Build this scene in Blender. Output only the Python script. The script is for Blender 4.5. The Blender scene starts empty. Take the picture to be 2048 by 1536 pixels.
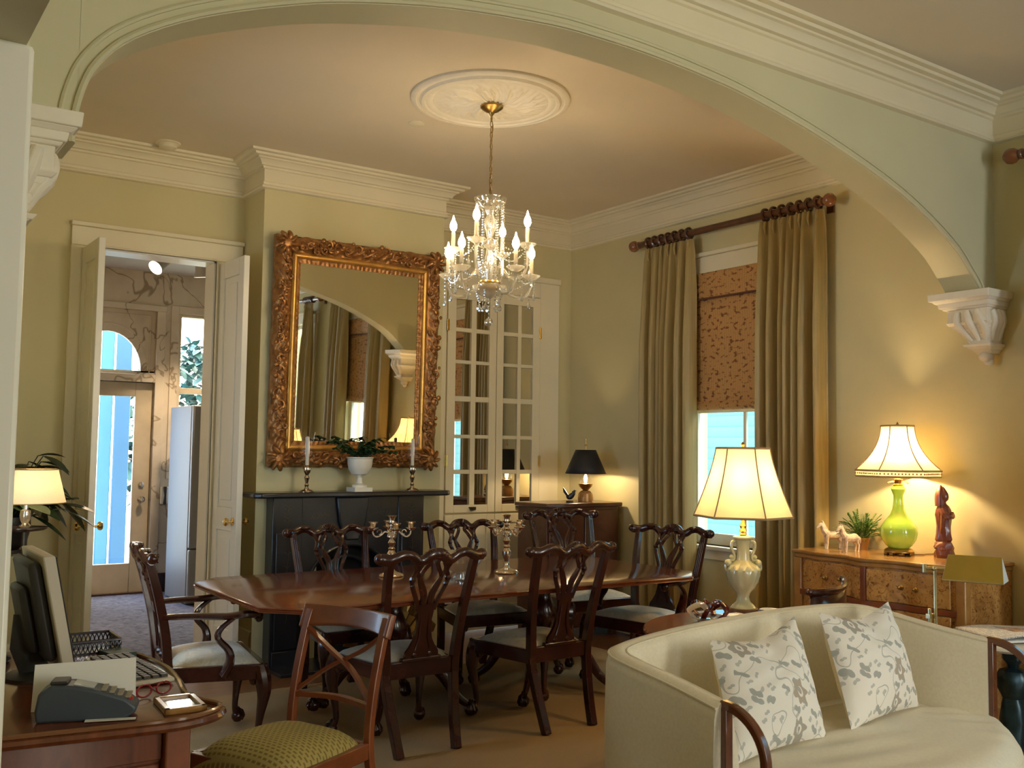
import bpy, math, random
from mathutils import Vector, Matrix
random.seed(7)
PI = math.pi
S = bpy.context.scene
COL = S.collection
sin, cos = math.sin, math.cos
R = math.radians


# ------------------------------------------------------------------ materials
def new_mat(name):
    m = bpy.data.materials.new(name)
    m.use_nodes = True
    nt = m.node_tree
    b = nt.nodes['Principled BSDF']
    return m, nt, b


def nd(nt, kind, **kw):
    n = nt.nodes.new(kind)
    for k, v in kw.items():
        if k in n.inputs:
            n.inputs[k].default_value = v
        else:
            setattr(n, k, v)
    return n


def coords(nt, scale=(1, 1, 1), which='Object', rot=(0, 0, 0)):
    tc = nt.nodes.new('ShaderNodeTexCoord')
    mp = nt.nodes.new('ShaderNodeMapping')
    mp.inputs['Scale'].default_value = scale
    mp.inputs['Rotation'].default_value = rot
    nt.links.new(tc.outputs[which], mp.inputs[0])
    return mp.outputs[0]


def ramp(nt, fac, stops):
    r = nt.nodes.new('ShaderNodeValToRGB')
    e = r.color_ramp.elements
    while len(e) < len(stops):
        e.new(0.5)
    for k, (p, c) in enumerate(stops):
        e[k].position = p
        e[k].color = (*c, 1)
    nt.links.new(fac, r.inputs[0])
    return r.outputs[0]


def mixc(nt, fac, a, b, mode='MIX'):
    m = nt.nodes.new('ShaderNodeMix')
    m.data_type = 'RGBA'
    m.blend_type = mode
    for sock, v in ((m.inputs[0], fac), (m.inputs[6], a), (m.inputs[7], b)):
        if isinstance(v, (int, float)):
            sock.default_value = v
        elif isinstance(v, tuple):
            sock.default_value = (*v, 1) if len(v) == 3 else v
        else:
            nt.links.new(v, sock)
    return m.outputs[2]


def bump(nt, b, height, strength=0.2, dist=0.01):
    bp = nt.nodes.new('ShaderNodeBump')
    bp.inputs['Strength'].default_value = strength
    bp.inputs['Distance'].default_value = dist
    nt.links.new(height, bp.inputs['Height'])
    nt.links.new(bp.outputs[0], b.inputs['Normal'])


def plain(name, col, rough=0.5, metal=0.0, var=0.06, nscale=8.0, bmp=0.0, coat=0.0, spec=0.5, sheen=0.0):
    m, nt, b = new_mat(name)
    v = coords(nt)
    n = nd(nt, 'ShaderNodeTexNoise', Scale=nscale, Detail=4.0)
    nt.links.new(v, n.inputs['Vector'])
    lo = tuple(max(0, c * (1 - var)) for c in col)
    hi = tuple(min(1, c * (1 + var)) for c in col)
    nt.links.new(ramp(nt, n.outputs['Fac'], [(0.3, lo), (0.7, hi)]), b.inputs['Base Color'])
    b.inputs['Roughness'].default_value = rough
    b.inputs['Metallic'].default_value = metal
    b.inputs['Coat Weight'].default_value = coat
    b.inputs['Coat Roughness'].default_value = 0.08
    b.inputs['Specular IOR Level'].default_value = spec
    b.inputs['Sheen Weight'].default_value = sheen
    if bmp:
        bump(nt, b, n.outputs['Fac'], bmp)
    return m


def wood(name, dark, light, rough=0.25, scale=(1, 1, 1), coat=0.4, ring=6.0, spec=0.5):
    m, nt, b = new_mat(name)
    v = coords(nt, scale)
    n = nd(nt, 'ShaderNodeTexNoise', Scale=ring, Detail=6.0, Distortion=1.2)
    nt.links.new(v, n.inputs['Vector'])
    n2 = nd(nt, 'ShaderNodeTexNoise', Scale=ring * 9, Detail=3.0)
    nt.links.new(v, n2.inputs['Vector'])
    c = ramp(nt, n.outputs['Fac'], [(0.25, dark), (0.75, light)])
    c2 = mixc(nt, 0.25, c, n2.outputs['Color'], 'MULTIPLY')
    nt.links.new(c2, b.inputs['Base Color'])
    b.inputs['Roughness'].default_value = rough
    b.inputs['Coat Weight'].default_value = coat
    b.inputs['Specular IOR Level'].default_value = spec
    b.inputs['Coat Roughness'].default_value = 0.1
    return m


def burl(name, rough=0.3):
    m, nt, b = new_mat(name)
    v = coords(nt, (1, 1, 1))
    n = nd(nt, 'ShaderNodeTexNoise', Scale=5.0, Detail=8.0, Distortion=2.5)
    nt.links.new(v, n.inputs['Vector'])
    base = ramp(nt, n.outputs['Fac'], [(0.2, (0.28, 0.12, 0.03)), (0.5, (0.50, 0.26, 0.075)), (0.8, (0.64, 0.38, 0.13))])
    n2 = nd(nt, 'ShaderNodeTexNoise', Scale=24.0, Detail=6.0, Distortion=3.0)
    nt.links.new(v, n2.inputs['Vector'])
    k = ramp(nt, n2.outputs['Fac'], [(0.34, (0.30, 0.16, 0.07)), (0.48, (1, 1, 1))])
    nt.links.new(mixc(nt, 0.85, base, k, 'MULTIPLY'), b.inputs['Base Color'])
    b.inputs['Roughness'].default_value = rough
    b.inputs['Coat Weight'].default_value = 0.3
    b.inputs['Coat Roughness'].default_value = 0.12
    return m


def glass_thin(name, tint=(1, 1, 1), refl=0.10):
    """window glass: mostly clear with a faint mirror"""
    m = bpy.data.materials.new(name)
    m.use_nodes = True
    nt = m.node_tree
    nt.nodes.clear()
    out = nd(nt, 'ShaderNodeOutputMaterial')
    t = nd(nt, 'ShaderNodeBsdfTransparent', Color=(*tint, 1))
    g = nd(nt, 'ShaderNodeBsdfGlossy', Roughness=0.01)
    f = nd(nt, 'ShaderNodeLayerWeight', Blend=0.5)
    pw_ = nd(nt, 'ShaderNodeMath', operation='POWER')
    nt.links.new(f.outputs['Facing'], pw_.inputs[0])
    pw_.inputs[1].default_value = 4.0
    ad = nd(nt, 'ShaderNodeMath', operation='MULTIPLY_ADD')
    nt.links.new(pw_.outputs[0], ad.inputs[0])
    ad.inputs[1].default_value = 0.7
    ad.inputs[2].default_value = refl * 0.5
    mx = nd(nt, 'ShaderNodeMixShader')
    nt.links.new(ad.outputs[0], mx.inputs[0])
    nt.links.new(t.outputs[0], mx.inputs[1])
    nt.links.new(g.outputs[0], mx.inputs[2])
    nt.links.new(mx.outputs[0], out.inputs[0])
    return m


def crystal(name):
    m = bpy.data.materials.new(name)
    m.use_nodes = True
    nt = m.node_tree
    nt.nodes.clear()
    out = nd(nt, 'ShaderNodeOutputMaterial')
    t = nd(nt, 'ShaderNodeBsdfTransparent', Color=(0.93, 0.93, 0.9, 1))
    g = nd(nt, 'ShaderNodeBsdfGlossy', Roughness=0.05, Color=(1, 0.98, 0.93, 1))
    tr = nd(nt, 'ShaderNodeBsdfTranslucent', Color=(0.95, 0.92, 0.85, 1))
    m1 = nd(nt, 'ShaderNodeMixShader')
    m1.inputs[0].default_value = 0.45
    m2 = nd(nt, 'ShaderNodeMixShader')
    m2.inputs[0].default_value = 0.28
    nt.links.new(g.outputs[0], m1.inputs[1])
    nt.links.new(tr.outputs[0], m1.inputs[2])
    nt.links.new(m1.outputs[0], m2.inputs[1])
    nt.links.new(t.outputs[0], m2.inputs[2])
    nt.links.new(m2.outputs[0], out.inputs[0])
    return m


def shade_mat(name, col, trans=0.6, pleat=0.0):
    m = bpy.data.materials.new(name)
    m.use_nodes = True
    nt = m.node_tree
    nt.nodes.clear()
    out = nd(nt, 'ShaderNodeOutputMaterial')
    v = coords(nt)
    n = nd(nt, 'ShaderNodeTexNoise', Scale=160.0, Detail=2.0)
    nt.links.new(v, n.inputs['Vector'])
    c = ramp(nt, n.outputs['Fac'], [(0.2, tuple(x * 0.93 for x in col)), (0.8, col)])
    d = nd(nt, 'ShaderNodeBsdfDiffuse')
    t = nd(nt, 'ShaderNodeBsdfTranslucent')
    nt.links.new(c, d.inputs[0])
    nt.links.new(c, t.inputs[0])
    mx = nd(nt, 'ShaderNodeMixShader')
    mx.inputs[0].default_value = trans
    nt.links.new(d.outputs[0], mx.inputs[1])
    nt.links.new(t.outputs[0], mx.inputs[2])
    nt.links.new(mx.outputs[0], out.inputs[0])
    return m


def emit(name, col, strength):
    m = bpy.data.materials.new(name)
    m.use_nodes = True
    nt = m.node_tree
    nt.nodes.clear()
    out = nd(nt, 'ShaderNodeOutputMaterial')
    e = nd(nt, 'ShaderNodeEmission', Color=(*col, 1), Strength=strength)
    nt.links.new(e.outputs[0], out.inputs[0])
    return m


# ------------------------------------------------------------------ mesh builder
class MB:
    def __init__(s):
        s.v, s.f = [], []

    def add(s, vs, fs):
        o = len(s.v)
        s.v += [tuple(p) for p in vs]
        s.f += [tuple(i + o for i in f) for f in fs]
        return s

    def box(s, a, b):
        (x0, y0, z0), (x1, y1, z1) = a, b
        vs = [(x, y, z) for z in (z0, z1) for y in (y0, y1) for x in (x0, x1)]
        return s.add(vs, [(0, 2, 3, 1), (4, 5, 7, 6), (0, 1, 5, 4), (2, 6, 7, 3), (0, 4, 6, 2), (1, 3, 7, 5)])

    def lathe(s, prof, c=(0, 0, 0), n=24, fn=None, cap=True, a0=0.0):
        vs, fs = [], []
        for i, (r, z) in enumerate(prof):
            for k in range(n):
                a = a0 + 2 * PI * k / n
                rr = fn(r, z, a) if fn else r
                vs.append((c[0] + rr * cos(a), c[1] + rr * sin(a), c[2] + z))
        for i in range(len(prof) - 1):
            for k in range(n):
                k2 = (k + 1) % n
                fs.append((i * n + k, i * n + k2, (i + 1) * n + k2, (i + 1) * n + k))
        if cap:
            fs.append(tuple(range(n - 1, -1, -1)))
            m = (len(prof) - 1) * n
            fs.append(tuple(m + k for k in range(n)))
        return s.add(vs, fs)

    def tube(s, pts, rad, n=8, closed=False, flat=(1, 1), up=None, cap=True):
        P = [Vector(p) for p in pts]
        m = len(P)
        if not hasattr(rad, '__len__'):
            rad = [rad] * m
        T = []
        for i in range(m):
            if closed:
                t = P[(i + 1) % m] - P[i - 1]
            else:
                t = P[min(i + 1, m - 1)] - P[max(i - 1, 0)]
            T.append(t.normalized() if t.length > 1e-9 else Vector((0, 0, 1)))
        if up is not None:
            u0 = Vector(up)
        else:
            u0 = Vector((0, 0, 1)) if abs(T[0].z) < 0.9 else Vector((0, 1, 0))
        vs, fs = [], []
        u = u0
        for i in range(m):
            if up is not None:
                u = u0
            side = T[i].cross(u)
            if side.length < 1e-5:
                side = T[i].cross(Vector((0.13, 0.9, 0.31)))
            side.normalize()
            u2 = side.cross(T[i]).normalized()
            if up is None:
                u = u2
            for k in range(n):
                a = 2 * PI * (k + 0.5) / n
                vs.append(P[i] + side * (cos(a) * rad[i] * flat[0]) + u2 * (sin(a) * rad[i] * flat[1]))
        for i in range(m if closed else m - 1):
            j = (i + 1) % m
            for k in range(n):
                k2 = (k + 1) % n
                fs.append((i * n + k, i * n + k2, j * n + k2, j * n + k))
        if cap and not closed:
            fs.append(tuple(range(n - 1, -1, -1)))
            fs.append(tuple((m - 1) * n + k for k in range(n)))
        return s.add(vs, fs)

    def ball(s, c, r, n=12, sq=(1, 1, 1)):
        vs, fs = [], []
        h = max(4, n // 2)
        for i in range(h + 1):
            t = PI * i / h
            for k in range(n):
                a = 2 * PI * k / n
                vs.append((c[0] + r * sq[0] * sin(t) * cos(a), c[1] + r * sq[1] * sin(t) * sin(a), c[2] + r * sq[2] * cos(t)))
        for i in range(h):
            for k in range(n):
                k2 = (k + 1) % n
                if i == 0:
                    fs.append((k, (i + 1) * n + k, (i + 1) * n + k2))
                elif i == h - 1:
                    fs.append((i * n + k, (i + 1) * n + k, i * n + k2))
                else:
                    fs.append((i * n + k, (i + 1) * n + k, (i + 1) * n + k2, i * n + k2))
        return s.add(vs, fs)

    def prism(s, poly, z0, z1, f=None):
        """poly in (a,b); f maps (a,b,h)->xyz"""
        f = f or (lambda a, b, h: (a, b, h))
        n = len(poly)
        vs = [f(a, b, z0) for a, b in poly] + [f(a, b, z1) for a, b in poly]
        fs = [tuple(range(n - 1, -1, -1)), tuple(range(n, 2 * n))]
        fs += [(i, (i + 1) % n, n + (i + 1) % n, n + i) for i in range(n)]
        return s.add(vs, fs)

    def grid(s, fn, nu, nv, cu=False, cv=False):
        vs = [fn(i / (nu if cu else nu - 1), j / (nv if cv else nv - 1)) for i in range(nu) for j in range(nv)]
        fs = []
        for i in range(nu if cu else nu - 1):
            for j in range(nv if cv else nv - 1):
                i2, j2 = (i + 1) % nu, (j + 1) % nv
                fs.append((i * nv + j, i2 * nv + j, i2 * nv + j2, i * nv + j2))
        return s.add(vs, fs)

    def bar(s, p, q, w, h, up=(0, 0, 1)):
        """square-section bar from p to q"""
        return s.tube([p, q], [1, 1], 4, flat=(w / 2 * 1.4142, h / 2 * 1.4142), up=up)

    def build(s, name, mat, parent=None, smooth=35, bevel=0.0, subsurf=0, solid=0.0, loc=None, seg=2, recalc=True):
        me = bpy.data.meshes.new(name)
        me.from_pydata([tuple(v) for v in s.v], [], s.f)
        if recalc:
            import bmesh
            bm = bmesh.new()
            bm.from_mesh(me)
            bmesh.ops.recalc_face_normals(bm, faces=bm.faces)
            bm.to_mesh(me)
            bm.free()
        me.materials.append(mat)
        if smooth:
            for p in me.polygons:
                p.use_smooth = True
            me.set_sharp_from_angle(angle=R(smooth))
        me.update()
        o = bpy.data.objects.new(name, me)
        COL.objects.link(o)
        if parent:
            o.parent = parent
        if loc:
            o.location = loc
        if solid:
            md = o.modifiers.new('solid', 'SOLIDIFY')
            md.thickness = solid
            md.offset = 0
        if bevel:
            md = o.modifiers.new('bevel', 'BEVEL')
            md.width = bevel
            md.segments = seg
            md.limit_method = 'ANGLE'
            md.angle_limit = R(40)
        if subsurf:
            md = o.modifiers.new('sub', 'SUBSURF')
            md.levels = md.render_levels = subsurf
        return o


def tag(o, label=None, cat=None, group=None, kind=None):
    if label: o['label'] = label
    if cat: o['category'] = cat
    if group: o['group'] = group
    if kind: o['kind'] = kind
    return o


def thing(name, label, cat, loc=(0, 0, 0), rz=0.0, group=None, sc=1.0):
    o = bpy.data.objects.new(name, None)
    COL.objects.link(o)
    o.empty_display_size = 0.1
    o.location = loc
    o.rotation_euler = (0, 0, rz)
    o.scale = (sc, sc, sc)
    return tag(o, label, cat, group)


def struct(name, mb, m, parent=None, **kw):
    o = mb.build(name, m, parent, **kw)
    if not parent:
        o['kind'] = 'structure'
    return o


def kids(o):
    return [c for c in COL.objects if c.parent == o]


def copy_tree(o, parent=None):
    c = o.copy()
    COL.objects.link(c)
    c.parent = parent
    for ch in [k for k in list(COL.objects) if k.parent == o]:
        copy_tree(ch, c)
    return c


def lamp_light(name, loc, power, col, rad, parent):
    l = bpy.data.lights.new(name, 'POINT')
    l.energy = power
    l.color = col
    l.shadow_soft_size = rad
    o = bpy.data.objects.new(name, l)
    COL.objects.link(o)
    o.location = loc
    o.parent = parent
    return o


def lerp(a, b, t):
    return a + (b - a) * t


def poly_at(xs, ys, x):
    if x <= xs[0]: return ys[0]
    for i in range(len(xs) - 1):
        if x <= xs[i + 1]:
            t = (x - xs[i]) / (xs[i + 1] - xs[i])
            return lerp(ys[i], ys[i + 1], t)
    return ys[-1]


def spline(pts, n=6, closed=False):
    """Catmull-Rom through pts"""
    P = [Vector(p) for p in pts]
    m = len(P)
    out = []
    for i in range(m if closed else m - 1):
        if closed:
            p0, p1, p2, p3 = P[i - 1], P[i], P[(i + 1) % m], P[(i + 2) % m]
        else:
            p0, p1, p2, p3 = P[max(i - 1, 0)], P[i], P[i + 1], P[min(i + 2, m - 1)]
        for k in range(n):
            t = k / n
            out.append(0.5 * ((2 * p1) + (p2 - p0) * t + (2 * p0 - 5 * p1 + 4 * p2 - p3) * t * t + (3 * p1 - p0 - 3 * p2 + p3) * t ** 3))
    if not closed:
        out.append(P[-1])
    return [tuple(p) for p in out]


def offset_path(path, d, closed):
    """offset a plan polyline to its left by d with mitred corners"""
    n = len(path)
    out = []
    for i in range(n):
        p = Vector(path[i])
        def nrm(a, b):
            t = (Vector(b) - Vector(a)).normalized()
            return Vector((-t.y, t.x))
        if closed or 0 < i < n - 1:
            n1, n2 = nrm(path[i - 1], path[i]), nrm(path[i], path[(i + 1) % n])
            b = n1 + n2
            out.append(p + b * (d / max(0.2, 1 + n1.dot(n2))))
        elif i == 0:
            out.append(p + nrm(path[0], path[1]) * d)
        else:
            out.append(p + nrm(path[-2], path[-1]) * d)
    return out


def moulding(path, prof, closed):
    mb = MB()
    n = len(path)
    rows = [[(q.x, q.y, z) for q in offset_path(path, d, closed)] for d, z in prof]
    vs = [v for r in rows for v in r]
    fs = []
    for j in range(len(prof) - 1):
        for i in range(n if closed else n - 1):
            i2 = (i + 1) % n
            fs.append((j * n + i, j * n + i2, (j + 1) * n + i2, (j + 1) * n + i))
    mb.add(vs, fs)
    return mb
# ------------------------------------------------------------------ palette
M = {}
M['wall'] = plain('wall_paint', (0.635, 0.565, 0.315), 0.6, var=0.02, nscale=3)
M['wall_front'] = plain('parlour_wall_paint', (0.62, 0.585, 0.38), 0.6, var=0.02, nscale=3)
M['trim'] = plain('cream_trim_paint', (0.78, 0.71, 0.51), 0.45, var=0.02, nscale=3)
M['white'] = plain('white_gloss_paint', (0.80, 0.77, 0.66), 0.3, var=0.015, nscale=3)
M['plaster'] = plain('white_plaster', (0.82, 0.76, 0.62), 0.5, var=0.03, nscale=20)
M['ceil'] = plain('rose_ceiling_paint', (0.74, 0.64, 0.48), 0.75, var=0.02, nscale=2)
M['ceil2'] = plain('grey_ceiling_paint', (0.66, 0.61, 0.50), 0.75, var=0.02, nscale=2)
M['brass'] = plain('brass', (0.78, 0.55, 0.20), 0.22, 1.0)
M['oldbrass'] = plain('old_brass', (0.42, 0.27, 0.09), 0.3, 1.0)
M['silver'] = plain('silver', (0.80, 0.70, 0.58), 0.16, 1.0)
M['black'] = plain('black_metal', (0.015, 0.014, 0.014), 0.35)
M['slate'] = plain('black_slate', (0.016, 0.017, 0.021), 0.3, var=0.25, nscale=6, coat=0.25)
M['soot'] = plain('soot', (0.006, 0.005, 0.005), 0.9)
M['mahog'] = wood('mahogany', (0.024, 0.005, 0.0035), (0.068, 0.014, 0.008), 0.22, (1, 1, 1), 0.4, 7)
M['mahog_top'] = wood('mahogany_table_top', (0.13, 0.027, 0.009), (0.23, 0.055, 0.018), 0.16, (0.6, 5, 1), 0.25, 4)
M['cherry'] = wood('cherry_wood', (0.17, 0.042, 0.014), (0.30, 0.085, 0.026), 0.3, (1, 1, 1), 0.4, 6)
M['desk'] = wood('desk_wood', (0.10, 0.026, 0.010), (0.22, 0.06, 0.02), 0.22, (3, 1, 1), 0.6, 5)
M['walnut'] = wood('dark_walnut', (0.07, 0.025, 0.012), (0.16, 0.06, 0.025), 0.3, (1, 1, 1), 0.4, 6)
M['amber'] = wood('amber_wood', (0.36, 0.17, 0.045), (0.55, 0.29, 0.085), 0.25, (1, 1, 1), 0.5, 5)
M['burl'] = burl('burl_veneer')
M['mirror'] = plain('silvered_glass', (0.88, 0.86, 0.78), 0.015, 1.0, var=0.0)
M['pane_mirror'] = plain('silvered_pane', (0.80, 0.76, 0.66), 0.02, 1.0, var=0.0)
M['glass'] = glass_thin('window_glass')
M['crystal'] = crystal('cut_crystal')
M['leaf'] = plain('leaf_green', (0.028, 0.07, 0.02), 0.4, var=0.4, nscale=12)
M['leafdark'] = plain('dark_leaf', (0.014, 0.03, 0.012), 0.4, var=0.4, nscale=9)
M['fern'] = plain('fern_green', (0.10, 0.20, 0.04), 0.5, var=0.4, nscale=20)
M['paper'] = plain('white_paper', (0.85, 0.84, 0.80), 0.7, var=0.01)

# drapes: olive silk
m, nt, b = new_mat('olive_silk')
v = coords(nt, (1, 1, 0.05))
n = nd(nt, 'ShaderNodeTexNoise', Scale=60.0, Detail=3.0)
nt.links.new(v, n.inputs['Vector'])
nt.links.new(ramp(nt, n.outputs['Fac'], [(0.3, (0.31, 0.225, 0.075)), (0.7, (0.40, 0.295, 0.105))]), b.inputs['Base Color'])
b.inputs['Roughness'].default_value = 0.45
b.inputs['Sheen Weight'].default_value = 0.25
M['drape'] = m

# bamboo roman blind
m, nt, b = new_mat('woven_bamboo')
v = coords(nt, (1, 1, 1))
w = nd(nt, 'ShaderNodeTexWave', Scale=55.0, Distortion=1.0, bands_direction='Z')
nt.links.new(v, w.inputs['Vector'])
w2 = nd(nt, 'ShaderNodeTexWave', Scale=14.0, Distortion=0.3, bands_direction='Y')
nt.links.new(v, w2.inputs['Vector'])
base = ramp(nt, w.outputs['Fac'], [(0.1, (0.42, 0.20, 0.06)), (0.8, (0.68, 0.39, 0.14))])
base = mixc(nt, 0.25, base, ramp(nt, w2.outputs['Fac'], [(0.05, (0.3, 0.25, 0.2)), (0.25, (1, 1, 1))]), 'MULTIPLY')
vs = coords(nt, (1, 22, 38))
k = nd(nt, 'ShaderNodeTexNoise', Scale=1.0, Detail=2.0)
nt.links.new(vs, k.inputs['Vector'])
base = mixc(nt, 0.8, base, ramp(nt, k.outputs['Fac'], [(0.36, (0.26, 0.10, 0.05)), (0.45, (1, 1, 1))]), 'MULTIPLY')
nt.links.new(base, b.inputs['Base Color'])
b.inputs['Roughness'].default_value = 0.6
bump(nt, b, w.outputs['Fac'], 0.3, 0.004)
M['bamboo'] = m

# sisal rug
m, nt, b = new_mat('sisal')
v = coords(nt)
w = nd(nt, 'ShaderNodeTexWave', Scale=42.0, Distortion=0.6, bands_direction='X')
nt.links.new(v, w.inputs['Vector'])
w2 = nd(nt, 'ShaderNodeTexWave', Scale=30.0, Distortion=0.6, bands_direction='Y')
nt.links.new(v, w2.inputs['Vector'])
c = mixc(nt, 0.5, ramp(nt, w.outputs['Fac'], [(0.1, (0.22, 0.135, 0.055)), (0.8, (0.50, 0.34, 0.16))]),
         ramp(nt, w2.outputs['Fac'], [(0.1, (0.24, 0.15, 0.065)), (0.8, (0.48, 0.33, 0.15))]))
nt.links.new(c, b.inputs['Base Color'])
b.inputs['Roughness'].default_value = 0.9
bump(nt, b, w.outputs['Fac'], 0.5, 0.006)
M['sisal'] = m

# floor boards
m, nt, b = new_mat('pine_boards')
v = coords(nt, (1, 1, 1))
br = nd(nt, 'ShaderNodeTexBrick', Scale=1.0)
br.inputs['Brick Width'].default_value = 2.4
br.inputs['Row Height'].default_value = 0.11
br.inputs['Mortar Size'].default_value = 0.003
br.inputs['Color1'].default_value = (0.20, 0.085, 0.032, 1)
br.inputs['Color2'].default_value = (0.26, 0.115, 0.045, 1)
br.inputs['Mortar'].default_value = (0.05, 0.02, 0.01, 1)
nt.links.new(v, br.inputs['Vector'])
vn = coords(nt, (2, 30, 1))
n = nd(nt, 'ShaderNodeTexNoise', Scale=2.0, Detail=5.0)
nt.links.new(vn, n.inputs['Vector'])
nt.links.new(mixc(nt, 0.3, br.outputs['Color'], n.outputs['Color'], 'MULTIPLY'), b.inputs['Base Color'])
b.inputs['Roughness'].default_value = 0.3
M['boards'] = m

# faded mural of the passage
m, nt, b = new_mat('faded_mural')
v = coords(nt, (1, 1, 1))
n = nd(nt, 'ShaderNodeTexNoise', Scale=1.4, Detail=5.0, Distortion=1.0)
nt.links.new(v, n.inputs['Vector'])
base = ramp(nt, n.outputs['Fac'], [(0.3, (0.40, 0.33, 0.24)), (0.5, (0.55, 0.47, 0.36)), (0.7, (0.62, 0.55, 0.44))])
n2 = nd(nt, 'ShaderNodeTexNoise', Scale=2.2, Detail=3.0, Distortion=0.6)
nt.links.new(v, n2.inputs['Vector'])
br2 = ramp(nt, n2.outputs['Fac'], [(0.485, (1, 1, 1)), (0.497, (0.38, 0.31, 0.23)), (0.503, (0.38, 0.31, 0.23)), (0.515, (1, 1, 1))])
nt.links.new(mixc(nt, 0.8, base, br2, 'MULTIPLY'), b.inputs['Base Color'])
b.inputs['Roughness'].default_value = 0.6
M['mural'] = m

# gilt
m, nt, b = new_mat('aged_gilt')
v = coords(nt)
n = nd(nt, 'ShaderNodeTexNoise', Scale=26.0, Detail=5.0)
nt.links.new(v, n.inputs['Vector'])
nt.links.new(ramp(nt, n.outputs['Fac'], [(0.3, (0.22, 0.085, 0.022)), (0.55, (0.38, 0.17, 0.05)), (0.8, (0.55, 0.30, 0.10))]), b.inputs['Base Color'])
b.inputs['Roughness'].default_value = 0.36
b.inputs['Metallic'].default_value = 0.55
bump(nt, b, n.outputs['Fac'], 0.6, 0.01)
M['gilt'] = m
M['giltband'] = plain('bright_gilt', (0.62, 0.33, 0.08), 0.3, 0.7, var=0.15, nscale=14)

# ------------------------------------------------------------------ shell
XL, XR, YB, YF, ZC = 0.17, 5.6, 7.1, -3.0, 3.6
XL2 = 0.304
A0, A1 = 3.09, 3.29          # arch wall
struct('floor', MB().box((-1.8, -3.2, -0.13), (5.85, 10.8, -0.011)), M['boards'], smooth=0)
struct('ceiling', MB().box((XL - 0.3, A1 - 0.2, ZC), (XR + 0.25, YB + 0.2, ZC + 0.1)), M['ceil'], smooth=0)
struct('ceiling', MB().box((-1.8, YF - 0.2, ZC), (XR + 0.25, A1 - 0.2, ZC + 0.1)), M['ceil2'], smooth=0)

WIN = [5.1, 1.9, -0.24]       # window centres along the right wall
WH, WZ0, WZ1 = 0.53, 0.81, 2.91
mb = MB()
edges = [YF - 0.2] + sorted([w + s * WH for w in WIN for s in (-1, 1)]) + [YB + 0.2]
for i in range(0, len(edges), 2):
    mb.box((XR, edges[i], 0), (XR + 0.25, edges[i + 1], ZC))
for w in WIN:
    mb.box((XR, w - WH, 0), (XR + 0.25, w + WH, WZ0))
    mb.box((XR, w - WH, WZ1), (XR + 0.25, w + WH, ZC))
struct('wall_right', mb, M['wall'], smooth=0)

DX0, DX1, DZ = 1.42, 2.30, 2.86
mb = MB()
mb.box((XL, YB, 0), (DX0, YB + 0.2, ZC))
mb.box((DX1, YB, 0), (XR, YB + 0.2, ZC))
mb.box((DX0, YB, DZ), (DX1, YB + 0.2, ZC))
struct('wall_back', mb, M['wall'], smooth=0)

CX0, CX1, CY = 2.502, 3.992, 6.70
mb = MB()
mb.box((CX0, CY, 0), (2.97, YB, ZC))
mb.box((3.53, CY, 0), (CX1, YB, ZC))
mb.box((2.97, CY, 0.86), (3.53, YB, ZC))
struct('wall_chimney', mb, M['wall'], smooth=0)

# left wall with the opening the picture is taken from
LY0, LY1, LZ = -0.4, 1.2, 1.955
mb = MB()
mb.box((XL - 0.35, LY1, 0), (XL, 2.6, ZC))
SW0, SW1, SZ0, SZ1 = 4.75, 5.35, 0.75, 2.3     # unseen opening added behind the jamb, daylight for cool edge glints
mb.box((XL - 0.35, 2.6, 0), (XL2, SW0, ZC)).box((XL - 0.35, SW1, 0), (XL2, YB + 0.2, ZC)).box((XL - 0.35, SW0, 0), (XL2, SW1, SZ0)).box((XL - 0.35, SW0, SZ1), (XL2, SW1, ZC))
mb.box((XL - 0.35, YF - 0.2, 0), (XL, LY0, ZC))
struct('wall_left', mb, M['wall_front'], smooth=0)
struct('trim_1', MB().box((XL - 0.36, LY1 - 0.012, 0), (XL + 0.004, LY1 + 0.10, LZ)), M['white'], bevel=0.006)
struct('wall_header', MB().box((XL - 0.35, LY0, LZ), (XL - 0.004, LY1, ZC)), M['wall_front'], smooth=0)
struct('wall_hall', MB().box((-1.8, YF - 0.2, 0), (-1.65, 1.6, ZC)).box((-1.65, 1.45, 0), (XL - 0.35, 1.6, ZC)), M['wall_front'], smooth=0)
mb = MB()
FW = [(1.45, 1.87), (3.4, 4.5)]  # unseen openings behind the camera; narrow one added to light settee and jamb
xs = [-1.65, FW[0][0], FW[0][1], FW[1][0], FW[1][1], XR]
for i in (0, 2, 4):
    mb.box((xs[i], YF - 0.2, 0), (xs[i + 1], YF, ZC))
for a, c in FW:
    mb.box((a, YF - 0.2, 0), (c, YF, 0.6))
    mb.box((a, YF - 0.2, 2.9), (c, YF, ZC))
struct('wall_front', mb, M['wall_front'], smooth=0)

# arch wall
arch = [(0.571, 2.40), (0.572, 2.455), (0.59, 2.555), (0.63, 2.65), (0.728, 2.755), (0.923, 2.872), (1.187, 2.982), (1.441, 3.064), (1.85, 3.155), (2.317, 3.215),
        (2.60, 3.226), (2.86, 3.224), (3.17, 3.207), (3.495, 3.173), (4.045, 3.073), (4.672, 2.904), (5.138, 2.698), (5.335, 2.548), (5.43, 2.455), (5.445, 2.40)]
ac = spline([(x, 0, z) for x, z in arch], 4)
ac = [(p[0], p[2]) for p in ac]
mb = MB()
n = len(ac)
vs = []
for y in (A0, A1):
    for x, z in ac:
        vs += [(x, y, z), (x, y, ZC)]
fs = []
for i in range(n - 1):
    a, b2 = 2 * i, 2 * i + 2
    fs.append((a, b2, b2 + 1, a + 1))
    fs.append((2 * n + a, 2 * n + a + 1, 2 * n + b2 + 1, 2 * n + b2))
    fs.append((a, 2 * n + a, 2 * n + b2, b2))
mb.add(vs, fs)
mb.box((XL, A0, 2.40), (ac[0][0], A1, ZC))
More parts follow.
